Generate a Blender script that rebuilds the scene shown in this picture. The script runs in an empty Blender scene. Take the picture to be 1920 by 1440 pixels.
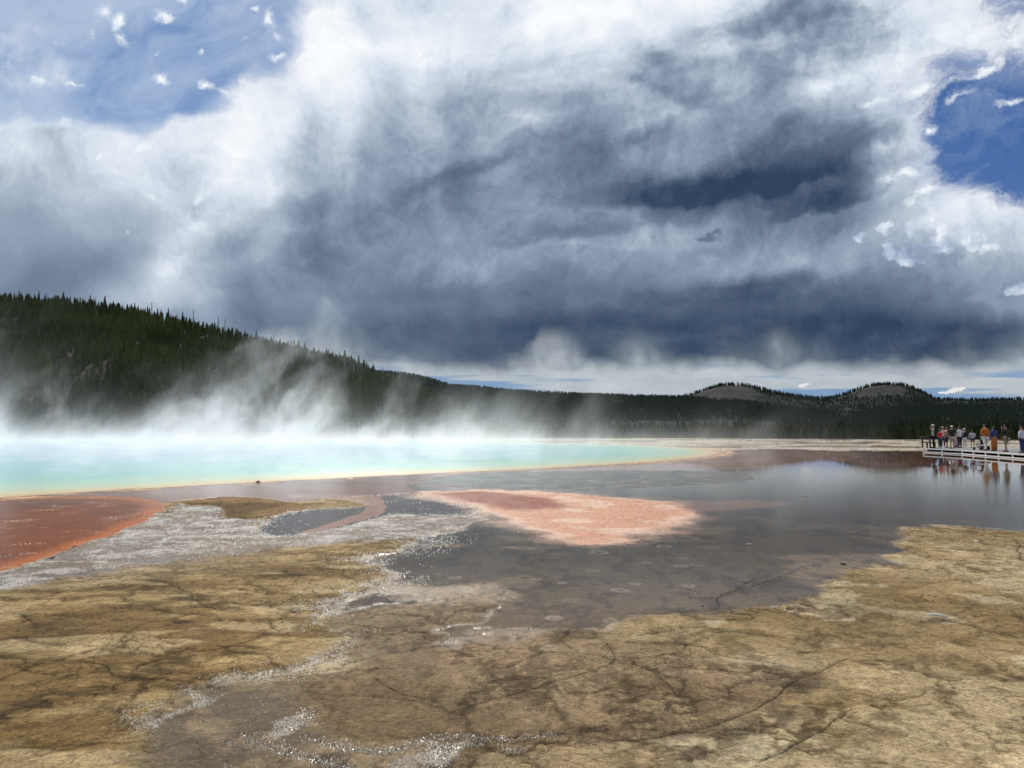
import bpy, bmesh, math, random
import numpy as np
from mathutils import Vector, Matrix
R = math.radians
S = bpy.context.scene
C = S.collection
random.seed(7)

# ------------------------------------------------------------------ camera
CAM_H = 1.8                      # eye above the water
F = 1443.0                       # focal length in pixels of a 1920 wide frame
PITCH = math.atan((803 - 720) / F)
cam_data = bpy.data.cameras.new('camera')
cam = bpy.data.objects.new('camera', cam_data); C.objects.link(cam)
cam.location = (0, 0, CAM_H)
cam.rotation_euler = (R(90) + PITCH, 0, 0)
cam_data.sensor_width = 36; cam_data.lens = 36 * F / 1920
cam_data.clip_start = 0.05; cam_data.clip_end = 60000
S.camera = cam

def uv_of(px, py):
    """view direction of a photo pixel as (x/y, z/y) in the world"""
    a = (px - 960) / F; b = (720 - py) / F
    k = math.cos(PITCH) - b * math.sin(PITCH)
    return a / k, (math.sin(PITCH) + b * math.cos(PITCH)) / k
def at(px, py, z=0.0):
    """ground point of height z seen at a photo pixel"""
    u, v = uv_of(px, py); D = (z - CAM_H) / v
    return u * D, D
def at_d(px, py, D):
    u, v = uv_of(px, py); return Vector((u * D, D, CAM_H + v * D))

# ------------------------------------------------------------------ node maths
class N:
    tree = None
    def __init__(s, sock): s.s = sock
    @staticmethod
    def node(t, **k):
        n = N.tree.nodes.new(t)
        for a, b in k.items(): setattr(n, a, b)
        return n
    @staticmethod
    def put(sock, v):
        if isinstance(v, N): N.tree.links.new(v.s, sock)
        else: sock.default_value = v
    @staticmethod
    def m(op, a, b=None, c=None, clamp=False):
        n = N.node('ShaderNodeMath', operation=op); n.use_clamp = clamp
        N.put(n.inputs[0], a)
        if b is not None: N.put(n.inputs[1], b)
        if c is not None: N.put(n.inputs[2], c)
        return N(n.outputs[0])
    def __add__(s, o): return N.m('ADD', s, o)
    __radd__ = __add__
    def __sub__(s, o): return N.m('SUBTRACT', s, o)
    def __rsub__(s, o): return N.m('SUBTRACT', o, s)
    def __mul__(s, o): return N.m('MULTIPLY', s, o)
    __rmul__ = __mul__
    def __truediv__(s, o): return N.m('DIVIDE', s, o)
    def __neg__(s): return N.m('MULTIPLY', s, -1.0)
def nmax(a, b): return N.m('MAXIMUM', a, b)
def nmin(a, b): return N.m('MINIMUM', a, b)
def nabs(a): return N.m('ABSOLUTE', a)
def npow(a, b): return N.m('POWER', a, b)
def clamp01(a): return N.m('ADD', a, 0.0, clamp=True)
def smooth(a, lo, hi, o0=0.0, o1=1.0):
    n = N.node('ShaderNodeMapRange', interpolation_type='SMOOTHSTEP')
    for i, v in enumerate((a, lo, hi, o0, o1)): N.put(n.inputs[i], v)
    return N(n.outputs[0])
def lin(a, lo, hi, o0=0.0, o1=1.0):
    n = N.node('ShaderNodeMapRange')
    for i, v in enumerate((a, lo, hi, o0, o1)): N.put(n.inputs[i], v)
    return N(n.outputs[0])
def vec(x, y, z=0.0):
    n = N.node('ShaderNodeCombineXYZ')
    for i, v in enumerate((x, y, z)): N.put(n.inputs[i], v)
    return N(n.outputs[0])
def sep(v):
    n = N.node('ShaderNodeSeparateXYZ'); N.put(n.inputs[0], v)
    return N(n.outputs[0]), N(n.outputs[1]), N(n.outputs[2])
def noise(v, scale, detail=4.0, rough=0.5, dims='2D', dist=0.0, color=False, lac=2.0):
    n = N.node('ShaderNodeTexNoise', noise_dimensions=dims); N.put(n.inputs['Vector'], v)
    N.put(n.inputs['Scale'], float(scale) if not isinstance(scale, N) else scale)
    n.inputs['Detail'].default_value = detail; n.inputs['Roughness'].default_value = rough
    n.inputs['Lacunarity'].default_value = lac; n.inputs['Distortion'].default_value = dist
    return N(n.outputs['Color' if color else 'Fac'])
def voronoi(v, scale, feature='F1', dims='3D', rand=1.0, out='Distance', detail=0.0):
    n = N.node('ShaderNodeTexVoronoi', voronoi_dimensions=dims, feature=feature); N.put(n.inputs['Vector'], v)
    n.inputs['Scale'].default_value = scale; n.inputs['Randomness'].default_value = rand
    if 'Detail' in n.inputs: n.inputs['Detail'].default_value = detail
    return N(n.outputs[out])
def vop(op, a, b=None, scale=None):
    n = N.node('ShaderNodeVectorMath', operation=op); N.put(n.inputs[0], a)
    if b is not None: N.put(n.inputs[1], b)
    if scale is not None: N.put(n.inputs['Scale'], scale)
    return N(n.outputs['Value' if op in ('LENGTH', 'DOT_PRODUCT') else 'Vector'])
def mixc(f, a, b, mode='MIX'):
    n = N.node('ShaderNodeMix', data_type='RGBA', blend_type=mode); n.clamp_factor = True
    N.put(n.inputs[0], f)
    for i, v in ((6, a), (7, b)): N.put(n.inputs[i], v if isinstance(v, N) else (tuple(v) + (1,))[:4])
    return N(n.outputs[2])
def mixf(f, a, b): return a + (b - a) * f if isinstance(a, N) or isinstance(b, N) else f * (b - a) + a
def ramp(f, stops, interp='LINEAR'):
    n = N.node('ShaderNodeValToRGB'); n.color_ramp.interpolation = interp
    cr = n.color_ramp
    while len(cr.elements) > 1: cr.elements.remove(cr.elements[0])
    cr.elements[0].position = stops[0][0]; cr.elements[0].color = (tuple(stops[0][1]) + (1,))[:4]
    for p, c in stops[1:]:
        e = cr.elements.new(p); e.color = (tuple(c) + (1,))[:4]
    N.put(n.inputs[0], f)
    return N(n.outputs[0])
def attr(name, what='Fac'):
    n = N.node('ShaderNodeAttribute', attribute_name=name); return N(n.outputs[what])
def s2l(v): return v / 12.92 if v <= 0.04045 else ((v + 0.055) / 1.055) ** 2.4
def rgb(r, g, b): return (s2l(r / 255), s2l(g / 255), s2l(b / 255))

# ------------------------------------------------------------------ light
SUN_AZ, SUN_EL = R(-10.6), R(37)       # azimuth from +Y, to the left
SUN_DIR = Vector((math.sin(SUN_AZ) * math.cos(SUN_EL), math.cos(SUN_AZ) * math.cos(SUN_EL), math.sin(SUN_EL)))
sl = bpy.data.lights.new('sun', 'SUN'); sl.energy = 3.6; sl.angle = R(0.5); sl.color = (1.0, 0.95, 0.88)
sun = bpy.data.objects.new('sun', sl); C.objects.link(sun)
sun.rotation_euler = (-SUN_DIR).to_track_quat('-Z', 'Y').to_euler()
S.view_settings.view_transform = 'Standard'; S.view_settings.look = 'None'
S.view_settings.exposure = 0; S.view_settings.gamma = 1

# ------------------------------------------------------------------ sky
world = bpy.data.worlds.new('World'); S.world = world; world.use_nodes = True
def build_sky():
    t = world.node_tree; t.nodes.clear(); N.tree = t
    out = N.node('ShaderNodeOutputWorld'); bg = N.node('ShaderNodeBackground')
    t.links.new(bg.outputs[0], out.inputs[0]); STR = 0.1; bg.inputs[1].default_value = STR
    sky = N.node('ShaderNodeTexSky', sky_type='NISHITA'); sky.sun_disc = False
    sky.sun_elevation = SUN_EL; sky.sun_rotation = SUN_AZ; sky.altitude = 2200; sky.dust_density = 0.6; sky.ozone_density = 1.5
    tc = N.node('ShaderNodeTexCoord'); D = N(tc.outputs['Generated'])
    dx, dy, dz = sep(D)
    ay = nmax(nabs(dy), 0.10)
    U = nmax(nmin(dx / ay, 1.6), -1.6)
    V = nmin(nmax(dz, 0.0) / ay, 2.5)
    UV = vec(U, V)
    # slow turbulence that bends everything
    w1 = vop('SUBTRACT', noise(UV, 3.0, 3, 0.55, color=True), (0.5, 0.5, 0.5))
    w2 = vop('SUBTRACT', noise(UV, 11.0, 4, 0.6, color=True), (0.5, 0.5, 0.5))
    damp = smooth(V, 0.02, 0.16)                       # calmer near the horizon
    warp = vop('ADD', vop('SCALE', w1, scale=damp * 0.075), vop('SCALE', w2, scale=damp * 0.032))
    P = vop('ADD', UV, warp)
    Pu, Pv, _ = sep(P)
    # ---- layout of the cloud masses: rows of elevation, each a ramp over azimuth (R = light, G = open sky, B = texture)
    cols = list(range(0, 1921, 120))
    rows = [
     (-130, [190,195,200,200,205,225,225,225,220,220,215,200,180,180,195,205,200],
            [35,35,35,55,60,20,5,10,5,10,20,5,0,5,10,25,45]),
     (0,   [192,194,194,190,196,238,190,215,215,228,225,212,160,160,192,215,205],
            [78,76,72,86,100,50,0,26,0,6,22,0,0,0,0,26,60]),
     (70,  [198,192,190,190,190,242,212,228,205,226,214,200,148,150,172,208,222],
            [76,76,82,90,96,24,0,8,0,12,36,0,0,0,0,14,34]),
     (140, [190,196,196,192,196,238,208,210,206,190,160,158,150,162,186,206,208],
            [72,74,88,96,66,4,0,0,0,0,4,0,0,4,16,62,62]),
     (210, [188,188,190,192,236,226,182,172,164,150,150,150,152,186,206,200,192],
            [60,72,100,84,14,0,0,0,0,0,0,0,0,16,44,96,88]),
     (280, [210,196,222,230,232,202,166,150,158,150,148,145,124,138,165,200,190],
            [6,30,44,6,0,0,0,0,0,0,0,0,0,0,8,100,100]),
     (350, [180,184,206,206,222,184,152,136,150,148,112,96,88,112,185,195,200],
            [0,0,0,0,0,0,0,0,0,0,0,0,0,0,26,84,92]),
     (420, [160,166,172,186,206,152,126,140,150,148,156,152,134,122,165,214,196],
            [0,0,0,0,0,0,0,0,0,0,0,0,0,0,0,4,20]),
     (490, [144,150,160,190,172,120,130,142,152,156,150,148,134,136,146,158,178],
            [0]*17),
     (560, [128,136,172,186,138,128,116,112,118,122,110,95,88,98,118,142,144],
            [0]*17),
     (620, [120,126,136,140,122,108,96,88,82,80,76,74,74,70,66,74,84],
            [0]*17),
     (700, [105,110,112,112,105,96,88,80,76,76,72,72,72,66,62,78,100],
            [0]*17)]
    tot = None
    vs = [uv_of(960, y)[1] for y, _, _ in rows]
    for i, (y, L, G) in enumerate(rows):
        k = uv_of(1960, y)[0] / (1000 / F)
        st = []
        for j, x in enumerate(cols):
            u = (x - 960) / F * k
            st.append((min(max(u / 2.0 + 0.5, 0), 1), (L[j] / 255, G[j] / 100, 0)))
        c = ramp(Pu / 2.0 + 0.5, st, 'CARDINAL' if 0 else 'EASE')
        # tent weights over elevation
        hi = vs[i - 1] if i else None; lo = vs[i + 1] if i + 1 < len(vs) else None
        w = None
        if hi is not None: w = smooth(Pv, vs[i], hi, 1.0, 0.0)
        if lo is not None:
            w2_ = smooth(Pv, lo, vs[i], 0.0, 1.0)
            w = w2_ if w is None else w * w2_
        term = vop('SCALE', c, scale=w)
        tot = term if tot is None else vop('ADD', tot, term)
    L, G, _ = sep(tot)
    # ---- texture of the clouds
    fan = vec(U * 5.0 + V * 1.2, V * 2.2 - U * 0.9)                  # long fibres falling out of the anvil
    f1 = noise(vop('ADD', fan, vop('SCALE', w1, scale=0.9)), 1.6, 6, 0.55)
    f2 = noise(vop('ADD', UV, vop('SCALE', w2, scale=0.05)), 7.0, 7, 0.58)
    bil = noise(vop('ADD', UV, vop('SCALE', w2, scale=0.10)), 16.0, 7, 0.62)
    top = smooth(V, 0.05, 0.34)
    sunv = vop('SUBTRACT', (-0.187, 0.78, 0.0), UV)
    P3 = vop('ADD', UV, vop('SCALE', w2, scale=0.05)); P4 = vop('ADD', P3, vop('SCALE', sunv, scale=0.020))
    rel = f2 - noise(P4, 7.0, 7, 0.58)                                   # tops that face the sun are lighter
    P5 = vop('ADD', UV, vop('SCALE', w2, scale=0.10)); rel2 = bil - noise(vop('ADD', P5, vop('SCALE', sunv, scale=0.008)), 16.0, 7, 0.62)
    tex = (f1 - 0.5) * 0.22 + (f2 - 0.5) * 0.20 + (bil - 0.5) * 0.12 + rel * 0.36 + rel2 * 0.14
    L = L + tex * mixf(top, 0.40, 0.95) * mixf(smooth(U, -0.35, -0.55) * smooth(V, 0.36, 0.24), 1.0, 0.4)
    P6 = vec(U * 1.05 + V * 3.2 * 0.35, V * 6.5 - U * 1.9)               # bands drawn out across the right
    f3 = noise(vop('ADD', P6, vop('SCALE', w1, scale=1.1)), 2.2, 5, 0.5)
    P7 = vec(U * 9.0 + V * 2.0, V * 2.2)                                # hanging fibres on the left
    f4 = noise(vop('ADD', P7, vop('SCALE', w1, scale=1.6)), 1.3, 4, 0.5)
    side = smooth(U, -0.22, 0.08)
    L = L + (mixf(side, f4, f3) - 0.5) * 0.40 * smooth(V, 0.12, 0.30) * smooth(U, -0.50, -0.20, 0.25, 1.0)
    # dark scud and bright patches with crisp edges
    def splat(px, py, rx, ry, rot=0, src=P):
        u, v = uv_of(px, py)
        n = N.node('ShaderNodeMapping', vector_type='TEXTURE'); N.put(n.inputs[0], src)
        n.inputs['Location'].default_value = (u, v, 0); n.inputs['Rotation'].default_value = (0, 0, R(rot))
        n.inputs['Scale'].default_value = (rx / F, ry / F, 1)
        g = N.node('ShaderNodeTexGradient', gradient_type='QUADRATIC_SPHERE'); t.links.new(n.outputs[0], g.inputs[0])
        return N(g.outputs[1])
    def total(lst, src=P):
        a = None
        for s in lst:
            amp = s[5] if len(s) > 5 else 1.0
            g = splat(*s[:5], src=src) * amp
            a = g if a is None else a + g
        return a
    dark = total([(1330,345,330,60,8,1.3),(1180,330,160,60,14,.7),(1560,365,130,45,14,.9),(1240,95,80,55,-20,.9),(1290,150,120,80,30,.6),
                  (940,30,50,55,0,1.0),(700,20,110,60,10,.7),(760,55,70,30,8,.5),(830,400,260,70,16,.6),(1010,330,230,34,24,.7),
                  (560,455,150,70,40,.55),(1330,452,60,14,0,.6),(80,500,150,110,10,.35),(215,470,120,90,60,.35),(1430,545,230,36,8,.5),(1070,430,160,36,0,.45),
                  (1690,570,240,44,0,.35),(1480,60,200,90,20,.4),(1240,240,160,50,20,.4)])
    lite = total([(370,420,80,130,-30,.8),(440,320,70,120,-20,.25),(330,520,150,70,38,.7),(970,220,90,40,-30,.6),(1170,240,110,50,30,.5),(790,220,50,150,8,.35),
                  (1060,455,260,40,6,.5),(1500,480,260,46,-6,.3),(880,500,220,60,10,.3),(1640,300,150,36,16,1.0),(1560,170,150,40,14,.9),(1700,110,260,70,24,.6),
                  (1780,480,150,60,0,.35),(560,130,90,110,-30,.45),(680,90,120,40,0,.6),(860,110,160,40,0,.6),(1330,60,90,80,-30,.5),(1000,60,100,60,20,.5),(380,240,120,40,10,.4)])
    # cloud decks: firm flat bases, soft tops
    def deck(x0, y0, x1, y1, th, amp, soft=0.006):
        a0 = np.array(uv_of(x0, y0)); a1 = np.array(uv_of(x1, y1)); d = a1 - a0; Ln = float(np.hypot(*d)); d = d / Ln; nv = np.array([-d[1], d[0]])
        q = vop('SUBTRACT', P8, (float(a0[0]), float(a0[1]), 0.0))
        al = vop('DOT_PRODUCT', q, (float(d[0] / Ln), float(d[1] / Ln), 0.0)); hh = vop('DOT_PRODUCT', q, (float(nv[0]), float(nv[1]), 0.0))
        al2 = (al - 0.5) * 2.0
        return smooth(hh, -soft, soft * 1.6) * smooth(hh, th / F, th / F * 0.15) * smooth(nabs(al2), 1.15, 0.55) * amp
    P8 = vop('ADD', UV, vop('ADD', vop('SCALE', w2, scale=0.05), vop('SCALE', vop('SUBTRACT', noise(UV, 30.0, 4, 0.65, color=True), (0.5, 0.5, 0.5)), scale=0.012)))
    decks = None
    for a_ in ((1010,384,1400,392,95,.13),(1350,396,1680,292,85,.15),(1420,436,1650,372,55,.17,.004),(700,415,1110,236,60,.16,.012),(900,462,1320,424,45,.10,.004),
               (1140,150,1360,215,70,.16),(1240,120,1580,20,110,.12,.012),(1270,566,1560,520,50,.14,.010),(340,520,660,372,80,.14,.02),(1080,300,1300,250,50,.10,.010),
               (1305,456,1352,452,14,.20,.003),(1120,60,1260,150,60,.12,.008),(20,560,260,520,120,.10,.02),(860,640,1900,640,120,.05,.03)):
        g_ = deck(*a_); decks = g_ if decks is None else decks + g_
    L = L - decks * (0.8 + (f2 - 0.5) * 1.4)
    L = nmax(L - dark * 0.10 * (0.75 + (f2 - 0.5) * 2.2) + lite * 0.26 * (0.8 + (bil - 0.5) * 2.4), 0.26 + tex * 0.55 + (f3 - 0.5) * 0.22)
    # small ragged puffs over the open sky
    w3 = vop('SUBTRACT', noise(UV, 30.0, 4, 0.65, color=True), (0.5, 0.5, 0.5))
    P2 = vop('ADD', vop('ADD', UV, vop('SCALE', w2, scale=0.028)), vop('SCALE', w3, scale=0.016))
    puffs = total([(192,20,34,42,-38,1.2),(228,38,34,30,-20,1.2),(232,70,20,40,35,.9),(312,38,46,24,-12,1.2),(505,32,26,36,15,1.1),(515,62,24,26,-20,.9),
                   (308,150,32,26,-30,1.2),(385,155,28,20,-40,1.1),(415,172,34,16,-30,.9),(438,190,20,12,-30,.9),(380,95,18,16,0,.8),(455,155,20,16,-40,.7),
                   (465,74,16,10,20,.8),(295,110,16,18,0,.7),(105,78,34,22,-10,.5),(72,145,28,26,-10,.6),(138,157,34,14,-10,.8),(170,62,16,26,0,.5),
                   (520,105,30,20,30,.9),(275,370,26,8,-28,1.0),(236,437,16,8,20,1.0),(348,8,24,16,20,.7),(380,300,50,22,-10,.9),(375,372,36,20,20,1.0),
                   (250,265,70,20,4,.4),(475,12,20,12,0,.7),
                   (1745,238,30,26,0,1.0),(1722,170,60,20,24,1.1),(1800,185,70,16,20,.8),(1640,190,60,14,18,.8),(1735,360,66,24,16,1.1),(1710,385,50,20,10,.8),
                   (1850,130,140,26,22,.8),(1900,190,80,14,20,.8),(1830,60,100,30,20,.7),(1850,375,50,12,16,.6),(1690,330,100,22,12,.9)], src=P2)
    fine = noise(vop('ADD', UV, vop('SCALE', w3, scale=0.03)), 34.0, 6, 0.68)
    pa = smooth(puffs + ((fine - 0.5) * 2.0 + (bil - 0.5) * 0.8) * smooth(puffs, 0.0, 0.3), 0.06, 1.15)
    # open sky
    gp = noise(vop('ADD', UV, vop('SCALE', w3, scale=0.02)), 9.0, 8, 0.62)
    streak = noise(vop('ADD', vec(U * 5.5 + V * 2.0, V * 15.0 - U * 6.0), vop('SCALE', w2, scale=1.4)), 1.7, 7, 0.62)
    lg = smooth(U, 0.2, 0.45)
    gn = mixf(lg, gp, streak)
    Gs = G + (gn - 0.5) * mixf(lg, 1.05, 1.0) * smooth(G, 0.0, 0.12)
    gap = smooth(Gs, mixf(lg, 0.24, 0.16), mixf(lg, 0.80, 0.80))
    rim = gap * (1.0 - gap) * 4.0
    L = L + rim * 0.14
    # the cumulus heads on the right
    cu = total([(1770,415,80,60,-10,1.8),(1720,455,110,55,8,1.4),(1830,440,120,70,0,1.2),(1620,440,60,30,10,.7),(1655,425,40,22,0,.7),(1905,540,46,24,20,1.6),(1700,480,130,44,0,.5),
                (30,250,70,36,-20,.9),(125,235,44,60,0,.7),(195,285,50,30,10,1.0),(260,275,60,30,0,.7),(180,330,150,60,0,.4),(430,255,60,40,20,.6),(1500,718,26,7,0,1.2),(1790,732,40,9,6,1.4),(1765,736,24,6,0,1.2)], src=P2)
    vb = voronoi(vop('ADD', UV, vop('SCALE', w3, scale=0.012)), 30.0, 'SMOOTH_F1', dims='2D', detail=2.0)
    cua = smooth(cu + (fine - 0.5) * 0.7 - (vb - 0.4) * 0.35, 0.22, 0.42)
    cul = 0.72 + (0.42 - vb) * 0.75 + (fine - 0.5) * 0.6 + cu * 0.10
    # palette of the cloud light
    L = L + smooth(V, 0.40, 0.56) * smooth(L, 0.5, 0.75) * 0.10
    L = nmin(L, 0.86 + (L - 0.86) * 0.7)
    pal = ramp(clamp01(L), [(0.0, rgb(18,34,60)), (0.25, rgb(52,70,96)), (0.36, rgb(80,97,120)), (0.5, rgb(114,131,153)), (0.62, rgb(148,163,183)),
                            (0.74, rgb(184,196,212)), (0.86, rgb(216,226,238)), (1.0, rgb(250,253,255))])
    cucol = ramp(clamp01(cul), [(0.0, rgb(96,116,148)), (0.45, rgb(140,156,186)), (0.75, rgb(196,208,226)), (1.0, rgb(246,250,255))])
    blue = mixc(smooth(U, -0.45, 0.5), rgb(104,140,190), rgb(40,86,154))
    blue = mixc(smooth(V, 0.30, 0.14), blue, rgb(98,134,186))
    vst = noise(vop('ADD', vec(U * 3.0 + V * 2.0, V * 7.0 - U * 3.5), vop('SCALE', w1, scale=2.0)), 1.4, 6, 0.6)
    rv = clamp01((streak - 0.46) * 3.0) * smooth(V, 0.30, 0.50) * 0.7
    veil = clamp01(0.44 + (gp - 0.5) * 1.2 + (vst - 0.5) * 2.4 + smooth(U, -0.40, -0.66) * 0.42 + smooth(V, 0.44, 0.58) * 0.12) * smooth(U, 0.45, 0.0) + rv * lg
    blue = mixc(veil * 0.9, blue, rgb(190,206,228))
    nish = N(sky.outputs[0])
    sky_l = mixc(0.25, vop('SCALE', blue, scale=1.0 / STR), nish)
    cl = mixc(cua * mixf(lg, .75, 1.0), pal, mixc(1.0, pal, cucol, 'LIGHTEN'))
    clo = vop('SCALE', cl, scale=1.0 / STR)
    colr = mixc(gap * (1.0 - cua * 0.9), clo, sky_l)
    colr = mixc(pa * mixf(smooth(G, 0.02, 0.2), .55, 1.0), colr, vop('SCALE', vec(0.90, 0.96, 1.0), scale=1.0 / STR))
    # ---- bright band under the rain
    bx = [(540,640),(600,648),(660,652),(720,655),(760,672),(830,690),(860,706),(905,714),(960,704),(992,650),(1010,632),(1070,640),(1100,690),(1125,700),(1150,665),(1200,640),
          (1250,655),(1285,700),(1310,712),(1335,650),(1380,660),(1420,652),(1450,632),(1500,645),(1560,690),(1600,722),(1640,692),(1700,690),(1740,684),(1800,664),(1860,660),(1920,655)]
    bst = [(min(1, max(0, uv_of(x, y)[0] / 2 + 0.5)), (uv_of(x, y)[1] * 5,) * 3) for x, y in bx]
    wv = noise(vec(U * 15.0, V * 7.0), 1.0, 5, 0.5)
    wu = noise(vec(U * 9.0, V * 20.0, 3.0), 1.0, 4, 0.6, dims='3D')
    edge = N(N.node('ShaderNodeRGBToBW').outputs[0])
    rr = ramp(U / 2.0 + 0.5 + (wu - 0.5) * 0.030, bst, 'B_SPLINE')
    N.put(edge.s.node.inputs[0], rr)
    edge = edge * 0.2
    soft = mixf(smooth(wu, 0.3, 0.7), 0.026, 0.060)
    bm = smooth((edge - 0.002 + (wv - 0.5) * 0.05 - V) / soft, -0.8, 0.9)
    hs = noise(vec(U * 3.2, V * 46.0), 1.0, 6, 0.6)
    hs2 = noise(vec(U * 14.0 + 3.0, V * 40.0 + V * U * 20.0), 1.0, 5, 0.65)
    low = smooth(V, 0.066, 0.045)
    bluef = smooth(hs + low * 0.07, 0.50, 0.62) * smooth(V, 0.10, 0.06)
    bcol = mixc(hs2, rgb(158,170,182), rgb(206,212,214))
    bcol = mixc(bluef * 0.85, bcol, rgb(112,150,190))
    hv = smooth(V, 0.045, 0.0)
    bcol = mixc(hv * 0.4, bcol, rgb(190,204,214))
    bcol = mixc(cua * smooth(V, 0.09, 0.07), bcol, rgb(228,230,228))
    lowm = smooth(V + (wv - 0.5) * 0.030 + (wu - 0.5) * 0.02, 0.097, 0.068)
    wisp_ = smooth(noise(vec(U * 34.0 + V * 8.0, V * 12.0), 1.0, 5, 0.6), 0.30, 0.66)
    bm = nmax(lowm * smooth(bm, -0.2, 0.5, 0.55, 1.0), bm * mixf(wisp_, 0.60, 0.90) * smooth(noise(vec(U * 7.0 + 2.0, V * 5.0), 1.0, 3, 0.5), 0.36, 0.56, 0.35, 1.0))
    colr = mixc(bm * smooth(V, 0.16, 0.12), colr, vop('SCALE', bcol, scale=1.0 / STR))
    # ground side of the sphere: never seen, dull
    colr = mixc(smooth(dz, 0.0, -0.02), colr, (1.2, 1.3, 1.4))
    N.put(bg.inputs[0], colr)
    world.cycles.sampling_method = 'MANUAL'; world.cycles.sample_map_resolution = 512
build_sky()

# ------------------------------------------------------------------ numpy noise
RNG = np.random.default_rng(11)
_T = RNG.random((256, 256)).astype(np.float32)
def vnoise(x, y, seed=0):
    x = x + seed * 17.31; y = y + seed * 9.17
    xi = np.floor(x); yi = np.floor(y)
    fx = (x - xi).astype(np.float32); fy = (y - yi).astype(np.float32)
    xi = xi.astype(np.int64) & 255; yi = yi.astype(np.int64) & 255
    fx = fx * fx * fx * (fx * (fx * 6 - 15) + 10); fy = fy * fy * fy * (fy * (fy * 6 - 15) + 10)
    x1 = (xi + 1) & 255; y1 = (yi + 1) & 255
    a = _T[xi, yi]; b = _T[x1, yi]; c = _T[xi, y1]; d = _T[x1, y1]
    return (a + (b - a) * fx) * (1 - fy) + (c + (d - c) * fx) * fy
def fbm(x, y, oct=4, seed=0, rough=0.5):
    s = 0; a = 1; t = 0
    for i in range(oct):
        s = s + a * vnoise(x * 2 ** i, y * 2 ** i, seed + i * 3); t += a; a *= rough
        x, y = x * 0.8 + y * 0.6, y * 0.8 - x * 0.6
    return s / t
def cells(x, y, seed=0):
    """distances to the nearest and second nearest of scattered points, and the nearest one's own random number"""
    xi = np.floor(x).astype(np.int64); yi = np.floor(y).astype(np.int64)
    f1 = np.full(x.shape, 9.0, np.float32); f2 = f1.copy(); idn = np.zeros(x.shape, np.float32)
    for i in (-1, 0, 1):
        for j in (-1, 0, 1):
            a = (xi + i + seed * 37) & 255; b = (yi + j + seed * 91) & 255
            d = np.hypot(xi + i + _T[a, b] - x, yi + j + _T[b, (a + 77) & 255] - y).astype(np.float32)
            n = d < f1; f2 = np.where(n, f1, np.minimum(f2, d)); f1 = np.where(n, d, f1); idn = np.where(n, _T[(a + 13) & 255, b], idn)
    return f1, f2, idn
def sstep(a, lo, hi):
    t = np.clip((a - lo) / (hi - lo), 0, 1); return t * t * (3 - 2 * t)
def seg_dist(x, y, pts, closed):
    d = np.full(x.shape, 1e9, np.float32)
    n = len(pts)
    for i in range(n if closed else n - 1):
        ax, ay = pts[i]; bx, by = pts[(i + 1) % n]
        ex, ey = bx - ax, by - ay
        t = np.clip(((x - ax) * ex + (y - ay) * ey) / (ex * ex + ey * ey + 1e-9), 0, 1)
        d = np.minimum(d, (x - ax - t * ex) ** 2 + (y - ay - t * ey) ** 2)
    return np.sqrt(d)
def inside(x, y, pts):
    c = np.zeros(x.shape, bool); n = len(pts)
    for i in range(n):
        ax, ay = pts[i]; bx, by = pts[(i + 1) % n]
        if ay == by: continue
        k = ((ay > y) != (by > y)) & (x < (bx - ax) * (y - ay) / (by - ay) + ax)
        c ^= k
    return c
def sdf(x, y, pts):
    d = seg_dist(x, y, pts, True); return np.where(inside(x, y, pts), d, -d)
def catmull(p, k=6, closed=True):
    out = []; n = len(p)
    for i in range(n if closed else n - 1):
        g = lambda j: np.array(p[j % n] if closed else p[min(max(j, 0), n - 1)], float)
        p0, p1, p2, p3 = g(i - 1), g(i), g(i + 1), g(i + 2)
        for j in range(k):
            t = j / k
            out.append(tuple(0.5 * (2 * p1 + (p2 - p0) * t + (2 * p0 - 5 * p1 + 4 * p2 - p3) * t * t + (3 * p1 - p0 - 3 * p2 + p3) * t ** 3)))
    if not closed: out.append(tuple(p[-1]))
    return out
def W(pts, k=0, closed=True):
    q = [at(*p) for p in pts]
    return catmull(q, k, closed) if k else q

# ------------------------------------------------------------------ mesh helpers
def mesh_np(name, co, faces, mat, parent=None, attrs=None, smooth_=True, uv=None):
    """faces: (n,4) or (n,3) int array"""
    me = bpy.data.meshes.new(name)
    co = np.asarray(co, np.float32); faces = np.asarray(faces, np.int32)
    k = faces.shape[1]
    me.vertices.add(len(co)); me.vertices.foreach_set('co', co.ravel())
    me.loops.add(faces.size); me.loops.foreach_set('vertex_index', faces.ravel())
    me.polygons.add(len(faces)); me.polygons.foreach_set('loop_start', np.arange(0, faces.size, k, dtype=np.int32))
    me.update(calc_edges=True)
    me.polygons.foreach_set('use_smooth', np.full(len(faces), smooth_))
    for n, a in (attrs or {}).items():
        a = np.asarray(a, np.float32)
        if a.ndim == 1:
            at_ = me.attributes.new(n, 'FLOAT', 'POINT'); at_.data.foreach_set('value', a)
        else:
            at_ = me.attributes.new(n, 'FLOAT_COLOR', 'POINT')
            at_.data.foreach_set('color', np.concatenate([a, np.ones((len(a), 1), np.float32)], 1).ravel())
    me.validate(clean_customdata=False)
    o = bpy.data.objects.new(name, me); C.objects.link(o)
    if mat: me.materials.append(mat)
    if parent: o.parent = parent
    return o
def grid_faces(nr, nc, wrap=False):
    i = np.arange(nr - 1)[:, None]; j = np.arange(nc if wrap else nc - 1)[None, :]
    a = i * nc + j; b = i * nc + (j + 1) % nc; c = (i + 1) * nc + (j + 1) % nc; d = (i + 1) * nc + j
    return np.stack([a, b, c, d], -1).reshape(-1, 4)
def tag(o, label=None, cat=None, group=None, kind=None):
    if label: o['label'] = label
    if cat: o['category'] = cat
    if group: o['group'] = group
    if kind: o['kind'] = kind
    return o
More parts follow.
